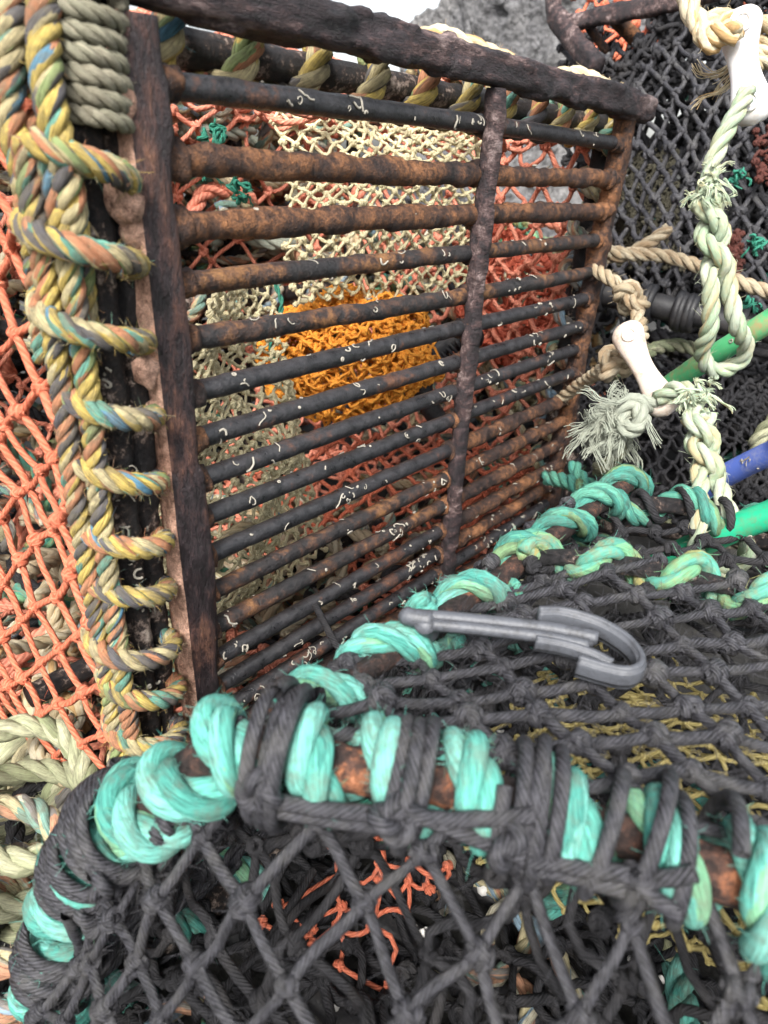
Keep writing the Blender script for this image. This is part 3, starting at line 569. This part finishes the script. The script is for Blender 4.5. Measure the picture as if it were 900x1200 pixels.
def end_sf(u, v):
    k = np.array([near(hoop, *q) for q in ((62, 1150), (112, 985), (215, 930), (400, 880), (600, 930), (800, 1000), (960, 1120))]); hp = hoop[k]; hp = np.concatenate([hp, hoop[[-60]]])
    x = np.linspace(0, 1, len(hp)); a = np.stack([np.interp(np.clip(u, 0, 1), x, hp[:, q]) for q in range(3)], -1)
    b0, b1 = A(.03, .235, .035), A(.085, -.27, .035); b = b0 + (b1 - b0) * u[..., None]
    p = a + (b - a) * v[..., None]; p = p + A(-.9, 0, .35) * (.025 * np.sin(np.clip(v, 0, 1) * PI))[..., None]
    return p + vfbm(p * 8, 80) * .008
mb = MB(); net(mb, end_sf, 22, 11, .0026, .0051, 0, .16, .025, fz=6000); bpart('end_netting', mb, M['black'], 'black twine mesh hanging below the front rim')
mb = MB(); net(mb, lambda u, v: end_sf(u * .9 + .05, v) + A(.055, .0, -.02) + vfbm(end_sf(u, v) * 14, 91) * .016, 16, 9, .0025, .0048, 0, .4, .12); bpart('inner_netting', mb, M['black2'])
mb = MB(); net(mb, bil(A(.12, .180, .275), A(.56, .180, .27), A(.60, .262, .04), A(.03, .268, .04), 0, .012, 9, 81), 24, 13, .0030, .0052, 0, .3, .1)
bpart('side_netting', mb, M['black'])
mb = MB(); net(mb, bil(A(.05, .27, .045), A(.60, .26, .045), A(.58, -.2, .045), A(.07, -.2, .045), 0, .025, 7, 82), 26, 22, .0030, .0052, 0, .4, .15); bpart('floor_netting', mb, M['black2'])
mb = MB(); net(mb, bil(A(.20, .15, .20), A(.36, .13, .21), A(.40, -.12, .20), A(.26, -.12, .19), -.03, .014, 12, 83), 26, 34, .0013, .0023, 0, .3, .06, hi=False); net(mb, bil(A(.26, .15, .12), A(.44, .13, .19), A(.46, -.12, .18), A(.3, -.12, .12), -.03, .014, 12, 84), 26, 34, .0013, .0023, 0, .3, .06, hi=False)
bpart('funnel_netting', mb, M['straw'], 'straw coloured fine funnel mesh under the top')
mb = MB(); net(mb, bil(A(.19, .22, .06), A(.27, .20, .09), A(.27, .15, .06), A(.20, .14, .03), .02, .03, 12, 85), 6, 5, .0016, .0030, 0, .4, .15); bpart('inner_netting', mb, M['orange'], 'scrap of orange mesh inside')
mb = MB()
for k in range(70):
    s = A(rng.uniform(.05, .5), rng.uniform(-.18, .25), rng.uniform(.02, .12)); q = [s]
    for _ in range(4): q.append(q[-1] + rng.normal(0, .03, 3) * A(1, 1, .5))
    tubes(mb, catmull(q, .005), .0028, 6, int(rng.choice([0, 0, 0, 0, 0, 0, 0, 0, 1])))
for k in range(9):
    q = A(rng.uniform(.14, .42), rng.uniform(-.1, .2), rng.uniform(.05, .13)); rope(mb, [q, q + rng.normal(0, .03, 3) * A(1, 1, .5), q + rng.normal(0, .045, 3) * A(1, 1, .4)], .0085, 3, pitch=.05, fz=900, fr=.00014)
bpart('loose_twine', mb, [M['black2'], M['greentw'], M['straw'], M['turq']])
# ------------------------------------------------------------------ grey plastic hook lying on the black mesh
mb = MB(); hz = lambda x, y, z=.299: pl(x, y, 2, z)
tubes(mb, catmull([hz(476, 721), hz(520, 724), hz(600, 732), hz(650, 738), hz(700, 748)], .002), .0036, 12, 0, True)
tubes(mb, catmull([hz(506, 732), hz(560, 737), hz(640, 747), hz(690, 757)], .002), .0031, 12, 0, True)
beam(mb, [hz(500, 727, .297), hz(560, 731, .297), hz(640, 741, .297), hz(695, 752, .297)], .006, .004, A(0, 0, 1), 0, .0001, 80, 1, 5, .002, .3)
k_ = [hz(630, 723, .301), hz(660, 724, .301), hz(700, 736, .300), hz(732, 755, .299), hz(748, 774, .298), hz(748, 788, .297), hz(732, 794, .296), hz(705, 789, .295), hz(676, 780, .295)]
beam(mb, k_, .0046, .0125, A(0, 0, 1), 0, .0002, 90, 2, 7, .0015, .5)
beam(mb, [hz(627, 753, .298), hz(660, 759, .297), hz(692, 769, .296), hz(716, 781, .295)], .0042, .0085, A(0, 0, 1), 0, .0002, 90, 3, 7, .0015, .5)
tubes(mb, catmull([hz(475, 720), hz(480, 723), hz(506, 727)], .002), .0047, 14, 0, True)
tubes(mb, catmull([hz(498, 730, .300), hz(500, 735, .292), hz(502, 742, .285)], .002), .0055, 14, 0, True)
tag(mb.build('plastic_hook', M['grey']), 'grey plastic hook lying on the black mesh of the foreground creel', 'hook')
# ------------------------------------------------------------------ toggles, ropes and hoses on the right
def toggle(name, p0, p1, r, m, label):
    p0, p1 = np.asarray(p0), np.asarray(p1); d = nrm(p1 - p0); Ln = np.linalg.norm(p1 - p0); mb = MB()
    w = nrm(EYE - p0); w = nrm(w - d * (w @ d)); e = np.cross(d, w); n = 36; S = 20; s = np.linspace(0, 1, n)
    prof = r * (.82 + .2 * np.cos(2 * PI * s)) ; prof = prof * np.sqrt(np.clip(1 - np.clip((np.abs(s - .5) - .5 + r / Ln) / (r / Ln), 0, 1) ** 2, .001, 1))
    k = np.arange(S) / S * 2 * PI
    V = p0 + (d * Ln * s[:, None])[:, None] + prof[:, None, None] * (np.cos(k)[None, :, None] * e + .72 * np.sin(k)[None, :, None] * w) + (e * r * .12 * np.sin(s * 5)[:, None])[:, None]
    i = np.arange(n * S).reshape(n, S); a, c = i[:-1], i[1:]; mb.add(V, np.stack([a, np.roll(a, -1, 1), np.roll(c, -1, 1), c], -1))
    for f_ in (.17, .83):   # raised collars round the rope holes
        t_ = np.linspace(0, 2 * PI, 24); q = p0 + d * Ln * f_ + w * r * .62; tubes(mb, q + r * .36 * (np.cos(t_)[:, None] * d + np.sin(t_)[:, None] * e), r * .10, 8)
    return tag(mb.build(name, m), label, 'toggle')
T1a, T1b = at(868, 8, .55), at(880, 148, .56); toggle('plastic_toggle', T1a, T1b, .0178, M['tog1'], 'clean white plastic toggle at the end of a cream rope, upper right')
T2a, T2b = at(731, 378, .60), at(781, 488, .575); toggle('plastic_toggle', T2a, T2b, .0148, M['tog2'], 'dirty pinkish white plastic toggle between the beige and the frayed white ropes')
mb = MB()
rope(mb, [at(800, -40, .56), at(808, 5, .56), at(822, 30, .555), at(842, 38, .545), at(866, 40, .535)], .0085, 0, pitch=.05, fz=500, fr=.00016)
rope(mb, [at(866, 40, .56), at(845, 20, .565), at(822, 38, .55), at(838, 52, .548), at(852, 25, .552), at(880, 28, .575), at(910, 30, .58)], .0075, 0, pitch=.045, fz=500, fr=.00016)
for y in (48, 60, 72): rope(mb, [at(880, y, .585), at(905, y + 4, .59), at(930, y + 14, .60)], .006, 0, fz=500, fr=.00016)
fray(mb, at(872, 72, .58), ray(820, 100) - ray(872, 72), 16, .038, .0004, .3)
fray(mb, at(868, 85, .58), ray(820, 110) - ray(868, 85), 9, .042, .0005, .25)
tag(mb.build('cream_rope', M['cream']), 'cream rope knotted through the top of the clean white toggle', 'rope')
def eye_rope(name, top_pts, neck, throat, legL, bottom, legR, R, label, fr_at, fr_dir):
    mb = MB(); rope(mb, top_pts, R, 0, pitch=R * 6.2, fz=700, fr=.00015)
    n0, n1 = np.asarray(neck), np.asarray(throat); ax = nrm(n1 - n0); w = nrm(EYE - n0); w = nrm(w - ax * (w @ ax)); e = np.cross(ax, w)
    s = np.linspace(0, 1, 14); turns = 1.1
    tw = lambda ph: [n0 + (n1 - n0) * q + R * .98 * (math.cos(ph + 2 * PI * turns * q) * e + math.sin(ph + 2 * PI * turns * q) * w) for q in s]
    a, b = tw(0), tw(PI)
    if np.dot(a[-1] - n1, np.asarray(legL) - np.asarray(legR)) < 0: a, b = b, a
    rope(mb, a + [np.asarray(legL)] + [np.asarray(q) for q in bottom] + [np.asarray(legR)] + b[::-1], R, 0, pitch=R * 6.2, fz=700, fr=.00015)
    for q, d, c_ in fr_at: fray(mb, np.asarray(q), d, int(c_ * 1.8), .0175, .0004, .6, 0, .5, .005)
    return tag(mb.build(name, M['white']), label, 'rope')
dn = lambda x0, y0, x1, y1: ray(x1, y1) - ray(x0, y0)
eye_rope('white_rope', [at(876, 108, .545), at(868, 122, .54), at(848, 160, .545), at(833, 200, .55), at(828, 240, .55)], at(828, 232, .55), at(842, 325, .55), at(832, 380, .56), [at(822, 412, .585), at(836, 434, .60), at(862, 428, .60), at(874, 408, .585)], at(862, 378, .56), .0071,
         'pale green white rope from clean white toggle looped round the olive green hose', [(at(830, 212, .545), dn(830, 210, 850, 190), 110), (at(824, 222, .545), dn(830, 220, 800, 250), 110), (at(836, 225, .545), dn(830, 220, 860, 240), 80)], None)
eye_rope('white_rope', [at(772, 468, .57), at(786, 458, .56), at(802, 456, .55), at(814, 470, .545), at(818, 492, .54)], at(818, 486, .54), at(830, 560, .53), at(819, 618, .52), [at(816, 650, .53), at(830, 672, .545), at(858, 668, .54), at(876, 645, .53)], at(858, 612, .52), .0071,
         'pale green white rope from dirty pinkish toggle looped round the bright green hose', [(at(812, 466, .54), dn(812, 466, 800, 490), 90), (at(822, 464, .54), dn(822, 464, 845, 480), 110), (at(818, 462, .54), dn(818, 462, 820, 440), 60)], None)
mb = MB(); fray(mb, at(728, 484, .585), dn(740, 484, 672, 500), 620, .046, .00040, .36, 0, .65, .007, 9, .16); fray(mb, at(724, 494, .585), dn(740, 484, 690, 520), 420, .036, .00040, .45, 0, .7, .008, 9, .16)
rope(mb, [at(728, 476, .58), at(748, 478, .57), at(752, 496, .565), at(736, 504, .57), at(726, 490, .575), at(740, 470, .57), at(762, 474, .575), at(775, 466, .58)], .0072, 0, pitch=.04, fz=900, fr=.00016)
tag(mb.build('frayed_rope', M['tuft']), 'bushy frayed end of whitish rope knotted to the dirty pinkish toggle', 'rope')
mb = MB(); rope(mb, [at(690, 285, .80), at(712, 294, .79), at(745, 298, .78), at(780, 300, .77), at(830, 316, .75), at(870, 332, .73), at(930, 352, .71)], .0075, 0, pitch=.04, fz=1200, fr=.00018); rope(mb, [at(705, 302, .80), at(735, 298, .785), at(758, 286, .78), at(784, 268, .775)], .0075, 0, pitch=.04, fz=1200, fr=.00018)
tag(mb.build('beige_rope', M['beige']), 'beige rope running across the black rubber bound bar with a stub sticking up', 'rope')
def knotted(pts, kc, R, m, name, label, ks=.008):
    mb = MB(); rope(mb, pts, R, 0, pitch=R * 5.5, fz=900, fr=.00016); tt = np.linspace(.3, 2 * PI + .1, 60)
    tre = np.stack([np.sin(tt) + 2 * np.sin(2 * tt), np.cos(tt) - 2 * np.cos(2 * tt), -1.2 * np.sin(3 * tt)], -1) * ks * .62
    rope(mb, np.asarray(kc) + tre @ np.linalg.qr(rng.normal(size=(3, 3)))[0], R, 0, raw=True, pitch=R * 5.5, fz=900, fr=.00016); return tag(mb.build(name, m), label, 'rope')
knotted([at(695, 315, .72), at(712, 325, .70), at(738, 345, .685), at(748, 372, .67), at(752, 395, .65)], at(738, 350, .68), .0070, M['beige'], 'beige_rope', 'short beige rope with a big overhand knot above the dirty pinkish toggle')
knotted([at(640, 480, .80), at(678, 452, .73), at(705, 434, .67), at(725, 424, .63), at(745, 408, .605)], at(722, 425, .635), .0070, M['beige'], 'beige_rope', 'beige rope coming from behind the grate with a knot left of the dirty pinkish toggle')
def hose(P, r, m, name, label, seed):
    mb = MB(); P = catmull(P, .004); rod(mb, P, r, 16, 0, .0004, 40, seed, .004)
    for k in range(len(P) // 30): i = k * 30; worms(mb, P[i], P[min(i + 29, len(P) - 1)] - P[i], r, np.linalg.norm(P[min(i + 29, len(P) - 1)] - P[i]), 10, 1, EYE - P[i], .0007)
    return tag(mb.build(name, [m, M['worm']]), label, 'hose')
hose([at(770, 462, .70), at(800, 440, .665), at(850, 408, .62), at(905, 374, .58), at(1000, 310, .53), A(.70, -.16, .50), A(.74, -.30, .30), A(.74, -.33, .02)], .0098, M['hoseo'], 'plastic_hose', 'olive green plastic hose with brown stains, the upper one held by a white rope loop', 1)
hose([at(755, 672, .60), at(790, 652, .565), at(840, 628, .53), at(905, 602, .50), at(1010, 570, .46), A(.53, -.19, .27), A(.60, -.30, .14), A(.66, -.34, .02)], .0108, M['hoseg'], 'plastic_hose', 'bright green plastic hose passing through the lower white rope loop', 2)
hose([at(815, 582, .70), at(845, 560, .66), at(905, 530, .60), at(1000, 490, .52), A(.62, -.17, .33), A(.70, -.28, .16), A(.78, -.34, .02)], .0108, M['hoseb'], 'plastic_hose', 'blue plastic hose end behind the lower white rope', 3)
mb = MB(); rope(mb, [at(930, 470, .60), at(900, 500, .62), at(886, 520, .63), at(888, 540, .65)], .007, 0, fz=600); tag(mb.build('olive_rope', M['olive']), 'short olive rope hanging over the blue hose at the right edge', 'rope')
# ------------------------------------------------------------------ creels behind on the right
def back_creel(name, loc, label):
    return tag(empty(name, loc), label, 'lobster creel')
rc = back_creel('lobster_creel', (1.05, .30, 0), 'black netted creel with rubber bound bar standing behind the toggles')
def rpart(name, mb, m, p=None): return mb.build(name, m, p or rc)
mb = MB(); Pb = catmull([at(680, 338, .86), at(760, 356, .82), at(830, 372, .79), at(960, 400, .74)], .006); rod(mb, Pb, .0145, 16, 0, .001, 60, 200, .005); rpart('top_bar', mb, [M['rubber']])
for x in (700, 758, 792, 808, 870):
    mb = MB(); i = near(Pb, x, 358); a_ = Pb[i]; b_ = Pb[i + 1] + (Pb[i + 1] - Pb[i]) * .6; tubes(mb, helix(np.stack([a_, b_]), .0185, turns=2, jit=.1), .0048, 8); rpart('rubber_binding', mb, M['rubber'])
mb = MB(); net(mb, bil(at(655, 60, 1.0), at(960, 20, .82), at(960, 370, .80), at(690, 335, .95), .05, .03, 4, 201, CAMV), 19, 16, .0033, .0064, 0, .14, .05); rpart('side_netting', mb, M['black'])
mb = MB(); net(mb, bil(at(655, 30, 1.12), at(960, -60, .95), at(960, 370, .90), at(690, 340, 1.05), .03, .06, 7, 202, CAMV), 24, 24, .0034, .0066, 0, .4, .2); rpart('inner_netting', mb, M['black2'])
mb = MB(); net(mb, bil(at(690, 190, 1.02), at(800, 190, .98), at(800, 330, .95), at(690, 330, 1.0), .03, .04, 9, 203, CAMV), 36, 30, .0016, .0030, 0, .5, .3, hi=False); rpart('funnel_netting', mb, M['drab'])
mb = MB(); net(mb, bil(at(660, 40, 1.16), at(980, -60, 1.0), at(980, 380, .95), at(690, 345, 1.1), .03, .08, 9, 212, CAMV), 30, 30, .0038, .0070, 0, .5, .25); rpart('inner_netting', mb, M['black2'])
mb = MB(); net(mb, bil(at(660, 430, 1.0), at(980, 420, .80), at(980, 600, .66), at(665, 600, .82), .02, .03, 7, 204), 34, 22, .0020, .0040, 0, .35, .12, hi=False); rpart('floor_netting', mb, M['black2'])
mb = MB(); net(mb, bil(at(680, 350, 1.05), at(980, 400, .9), at(980, 520, .85), at(680, 500, 1.0), .02, .03, 7, 205), 26, 12, .0028, .0052, 0, .4, .15); rpart('end_netting', mb, M['black2'])
mb = MB()
for p in ([at(672, 300, .9), at(668, 620, .9)], [at(960, 380, .74), at(975, 640, .72)], [at(668, 612, .9), at(975, 640, .72)]): rod(mb, p, .01, 12, 0, .001, 60, 207, .006)
mb_ = mb; rpart('frame', mb_, [M['post']])
# bright twine scraps caught in it
GT = 'scraps of bright green twine'
def green_scrap(x, y, d, lab, n=4, sp=.0, fr_=50):
    mb = MB(); p = at(x, y, d)
    for k in range(n - 1):
        c_ = p + rng.normal(0, .004, 3); q = c_ + nrm(rng.normal(0, 1, (9, 3))) * rng.uniform(.003, .0085, (9, 1)); tubes(mb, catmull(q, .0015), .0015, 6)
    fray(mb, p, A(0, -.3, -.8), fr_, .017, .0004, .5); tag(mb.build('green_twine', M['greentw']), lab, 'twine', GT)
green_scrap(866, 208, .78, 'bright green twine scrap in the black netting right of the frayed white splice')
green_scrap(884, 285, .78, 'bright green twine scrap above the dark red netting scrap at the right edge', 5)
green_scrap(882, 355, .76, 'frayed bright green twine just above the olive green hose', 3, 0, 110)
mb = MB(); net(mb, bil(at(845, 270, .80), at(880, 265, .80), at(880, 330, .80), at(845, 330, .81), 0, .02, 14, 206), 10, 12, .002, .004, 0, .5, .3); M['darkred'] = twine_mat('dark_red_twine', (.045, .012, .009), (.11, .03, .02), .8, .35, (.06, .04, .035)); tag(mb.build('red_netting', M['darkred']), 'dark red scrap of netting beside the white rope in the black creel', 'netting', 'scraps of dark red netting'); mb = MB(); net(mb, bil(at(880, 160, .82), at(930, 150, .82), at(930, 215, .80), at(885, 210, .81), 0, .02, 14, 208), 8, 8, .002, .004, 0, .5, .3); tag(mb.build('red_netting', M['darkred']), 'dark red scrap of netting at the right edge beside the frayed white splice', 'netting', 'scraps of dark red netting')
# dull rope bits in the hollow
mb = MB()
rope(mb, [at(640, 560, .78), at(668, 565, .74), at(690, 580, .70), at(712, 582, .68), at(700, 600, .66)], .0088, 0, pitch=.05, fz=700, fr=.00016); rope(mb, [at(672, 545, .76), at(682, 562, .74), at(700, 575, .72)], .008, 0, fz=700, fr=.00016)
tag(mb.build('green_rope', M['teal']), 'dull green rope end lying at the foot of the grate right side', 'rope')
mould = rope_mat('mouldy_rope', [((.14, .16, .09), 1), ((.20, .20, .13), 1)], dirt=.6, dirtcol=(.05, .05, .04))
mb = MB(); rope(mb, [at(735, 500, .66), at(728, 525, .68), at(712, 545, .70), at(700, 550, .72)], .0085, 0, fz=500); tag(mb.build('olive_rope', mould), 'mouldy dark olive rope end hanging below the bushy frayed rope', 'rope')
mb = MB(); rope(mb, [at(720, 440, .80), at(760, 412, .82), at(800, 405, .84), at(850, 425, .8)], .0085, 0, fz=500); tag(mb.build('olive_rope', mould), 'mouldy dark olive rope in the hollow behind the dirty pinkish toggle', 'rope')
# rusty creel at the top right
tc = back_creel('lobster_creel', (1.2, .6, .62), 'rusty framed creel corner with black netting at the top right')
mb = MB()
beam(mb, [at(648, -60, .98), at(648, 5, .98), at(655, 25, .975), at(700, 80, .93)], .026, .02, A(.5, -.6, 0), 0, .0018, 50, 301, 5, .004, .2, .005)
beam(mb, [at(655, 30, .98), at(720, 16, .93), at(800, 0, .88), at(900, -30, .82)], .02, .022, A(0, 0, 1), 0, .0018, 50, 302, 5, .004, .2, .005)
tc_f = mb.build('frame', [M['rail']], tc)
mb = MB(); rod(mb, [at(720, 20, .95), at(745, 45, .97), at(760, 60, 1.0)], .010, 12, 0, .001, 60, 5, .004); rod(mb, [at(690, 30, .97), at(712, 62, .98)], .006, 12, 0, .001, 60, 6, .004); mb.build('bar', [M['bar2']], tc)
mb = MB(); net(mb, bil(at(660, -60, 1.1), at(960, -120, 1.0), at(960, 30, 1.05), at(690, 60, 1.08), .0, .03, 7, 303), 22, 12, .003, .006, 0, .3, .15); mb.build('side_netting', M['orange'], tc)
mb = MB(); net(mb, bil(at(700, 95, .98), at(960, -10, .85), at(960, 130, .9), at(720, 150, .99), .0, .05, 7, 304), 18, 10, .0036, .0068, 0, .4, .2); mb.build('top_netting', M['black2'], tc)
# ------------------------------------------------------------------ jumble of old rope and netting behind and beneath
def tangle(name, boxes, cnt, mats, w, Rr, label, cat, ln=.35, n=3):
    mb = MB()
    for k in range(cnt):
        lo, hi = boxes[k % len(boxes)]; s = rng.uniform(lo, hi); d = nrm(rng.normal(0, 1, 3) * A(1, 1, .45)); q = [s]; st = ln / 7
        for _ in range(6):
            d = nrm(d + rng.normal(0, .55, 3) * A(1, 1, .6)); nx = q[-1] + d * st; q.append(np.clip(nx, np.asarray(lo) - .03, np.asarray(hi) + .03))
        R = rng.uniform(*Rr); rope(mb, q, R, int(rng.choice(len(mats), p=np.array(w) / sum(w))), pitch=R * 6, n=n, S=5, spp=7, wob=.1)
    return tag(mb.build(name, mats), label, cat, kind='stuff')
tangle('rope_tangle', [(A(.1, .80, .02), A(1.0, 1.15, .46)), (A(.85, .48, .02), A(1.12, .95, .40)), (A(-.35, .75, .02), A(.2, 1.3, .60)), (A(.2, .8, .3), A(.9, 1.0, .52))], 620, [M['multi2'], M['cream'], M['black2'], M['turqold'], M['beige'], M['orange2'], M['tuft']], [3, 1.4, 1.6, 1, 1.5, 1.2, .8], (.006, .011), 'heap of old multicoloured rope behind the grated creel', 'rope heap')
tangle('rope_tangle', [(A(.3, .72, .40), A(.75, .82, .55))], 70, [M['cream'], M['multi2'], M['tuft'], M['orange2']], [2, 2, 1.5, 1], (.006, .011), 'pale cream and pink ropes bundled behind the top bars of the grate', 'rope heap', .25)
tangle('rope_tangle', [(A(.24, .40, .03), A(.74, .70, .07)), (A(.20, .37, .03), A(.5, .6, .11)), (A(.16, .42, .03), A(.3, .7, .2))], 150, [M['multi2'], M['cream'], M['black2'], M['turqold'], M['beige'], M['orange2']], [3, 1.4, 1., .8, 1.5, 1], (.005, .009), 'litter of faded rope on the floor inside the grated creel', 'rope heap', .22)
for cx, cy, rr, m, nm, lab in ((38, 1000, .040, 'olive', 'olive_rope', 'thick coil of pale olive rope on the ground at the left edge'), (18, 1110, .036, 'multi2', 'multicolour_rope', 'thick coil of faded multicolour rope beside the turquoise hoop at the left edge')):
    c_ = pl(cx, cy, 2, .06); mb = MB(); t_ = np.linspace(0, 2 * PI * 3.6, 120)
    q = c_ + np.stack([np.cos(t_) * rr * (1 + .12 * np.sin(t_ * .7)), np.sin(t_) * rr * 1.25, -.035 + t_ * .0052 + .006 * np.sin(t_ * 1.7)], -1); rope(mb, q, [.0085, .0078][int(m == 'multi2')], 0, raw=True, pitch=.044, n=4 if m == 'multi2' else 3, fz=1500, fr=.00014); tag(mb.build(nm, M[m]), lab, 'rope', 'rope coils at the lower left')
for nm, P, m, lab in (('multicolour_rope', (at(0, 800, .62), at(20, 820, .60), at(30, 860, .57), at(10, 900, .55), at(-20, 880, .56)), 'multi2', 'faded multicolour rope loop at the left edge, above the base rail wraps'),
        ('olive_rope', (at(-20, 850, .6), at(20, 860, .57), at(40, 890, .55), at(48, 920, .54)), 'olive', 'pale olive rope crossing the faded multicolour loop at the left edge'),
        ('multicolour_rope', (at(70, 740, .62), at(20, 760, .64), at(-20, 745, .66)), 'multi2', 'faded multicolour rope lying behind the bright orange mesh at the left edge'),
        ('multicolour_rope', (at(-10, 1080, .47), at(30, 1090, .46), at(60, 1060, .46), at(90, 1010, .47)), 'multi2', 'faded multicolour rope tucked between the base rail wraps and the black lashed corner'),
        ('olive_rope', (at(-20, 1130, .45), at(20, 1120, .45), at(50, 1080, .45)), 'olive', 'pale olive rope in the bottom left corner beside the turquoise hoop')):
    mb = MB(); rope(mb, P, .0095, 0, fz=900); tag(mb.build(nm, M[m]), lab, 'rope', 'loose ropes at the lower left')
tangle('rope_tangle', [(A(-.35, .33, .0), A(.10, .75, .04)), (A(.0, .30, .0), A(.6, .45, .04)), (A(.1, -.15, .0), A(.6, .3, .012)), (A(.4, -.4, .0), A(1.2, .3, .03))], 300, [M['black2'], M['olive'], M['multi2'], M['teal']], [5, .7, 1, .5], (.004, .008), 'dark litter of twine and rope on the ground beneath the creels', 'rope heap', .22)
# black netting heap behind the left of the creel
lc = back_creel('lobster_creel', (.0, .95, 0), 'dark netted creel seen through the orange mesh at the left')
for nm, c4, m, seed in (('side_netting', (A(-.5, .78, .62), A(.62, .78, .60), A(.62, .78, .02), A(-.5, .78, .02)), 'black2', 401), ('top_netting', (A(-.5, .78, .62), A(.62, .78, .60), A(.62, 1.3, .60), A(-.5, 1.3, .62)), 'black2', 402)):
    mb = MB(); net(mb, bil(*c4, .0, .04, 5, seed), 44, 24, .0032, .006, 0, .35, .12); mb.build(nm, M[m], lc)
mb = MB()
for p in ([A(-.5, .78, .62), A(.62, .78, .60)], [A(-.5, .78, .02), A(-.5, .78, .62)], [A(.62, .78, .02), A(.62, .78, .60)], [A(-.5, 1.3, .62), A(.62, 1.3, .60)], [A(-.5, .78, .62), A(-.5, 1.3, .62)], [A(.62, .78, .6), A(.62, 1.3, .6)]): rod(mb, p, .012, 12, 0, .001, 40, 400, .01)
mb.build('frame', [M['post']], lc)
tangle('rope_tangle', [(A(1.0, .15, .02), A(1.7, .85, .35)), (A(1.32, .0, .3), A(1.75, .52, .85)), (A(1.08, -.15, .0), A(1.5, .3, .2))], 300, [M['black2'], M['teal'], M['drab']], [8, .5, 1], (.007, .015), 'dark heap of black rope and netting behind the black creel', 'rope heap', .45)
# rope bundle along the top of the creel behind the rail
mb = MB(); rope(mb, [at(470, 62, .72), at(505, 42, .70), at(545, 52, .72), at(600, 75, .74)], .010, 0, fz=900); tag(mb.build('cream_rope', M['cream']), 'fuzzy cream rope hump above the middle of the top rail against the wall', 'rope'); mb = MB(); rope(mb, [at(640, 95, .80), at(672, 88, .79), at(700, 98, .80), at(715, 110, .82)], .0095, 0, fz=900); fray(mb, at(708, 108, .8), ray(720, 100) - ray(700, 110), 90, .02, .0005, .9)
tag(mb.build('cream_rope', M['cream']), 'fuzzy cream rope end above the right end of the top rail', 'rope')
for x, y, d, lab in ((265, 75, .45, 'just under the top rail near the left stile'), (335, 90, .5, 'under the wrapped top bar, second from the left stile'), (715, 190, .74, 'by the right stile above the second bar gap'), (245, 195, .6, 'between the second and third bars beside the left stile'), (285, 225, .62, 'just above the third bar left of the tan funnel'), (640, 145, .72, 'right of the middle upright under the top bar'), (700, 150, .72, 'in the top right corner behind the grate'), (250, 155, .55, 'under the first bar beside the left stile')):
    green_scrap(x, y, d, 'green twine tuft ' + lab)
# ------------------------------------------------------------------ camera, light
cam = bpy.data.cameras.new('camera'); co = bpy.data.objects.new('camera', cam); bpy.context.scene.collection.objects.link(co)
import mathutils
Mx = mathutils.Matrix([[CAM[r, 0], -CAM[r, 1], -CAM[r, 2], EYE[r]] for r in range(3)] + [[0, 0, 0, 1]]); co.matrix_world = Mx
cam.sensor_fit = 'VERTICAL'; cam.sensor_height = 36; cam.lens = 36 * F_PX / 1200; cam.clip_start = .01; cam.clip_end = 2000
cam.dof.use_dof = True; cam.dof.focus_distance = .52; cam.dof.aperture_fstop = 9.0
sc = bpy.context.scene; sc.camera = co
W = bpy.data.worlds.new('World'); sc.world = W; W.use_nodes = True; nt = W.node_tree; bg = nt.nodes['Background']
sky = nt.nodes.new('ShaderNodeTexSky'); sky.sky_type = 'NISHITA'; sky.sun_disc = False
el, az = math.radians(47), math.radians(-118)      # azimuth measured from +Y towards +X
sky.sun_elevation = el; sky.sun_rotation = az; sky.dust_density = 4; sky.air_density = 1.2
hs = nt.nodes.new('ShaderNodeHueSaturation'); hs.inputs['Saturation'].default_value = .3
nt.links.new(sky.outputs[0], hs.inputs['Color']); nt.links.new(hs.outputs[0], bg.inputs[0]); bg.inputs[1].default_value = .15
sl = bpy.data.lights.new('sun', 'SUN'); so = bpy.data.objects.new('sun', sl); sc.collection.objects.link(so)
sl.energy = 2.7; sl.angle = math.radians(18); sl.color = (1, .97, .93)
d = mathutils.Vector((math.sin(az) * math.cos(el), math.cos(az) * math.cos(el), math.sin(el))); so.rotation_euler = d.to_track_quat('Z', 'Y').to_euler(); so.location = (0, 0, 5)
sc.view_settings.view_transform = 'Standard'; sc.view_settings.look = 'None'; sc.view_settings.exposure = 1.38; sc.view_settings.gamma = 1
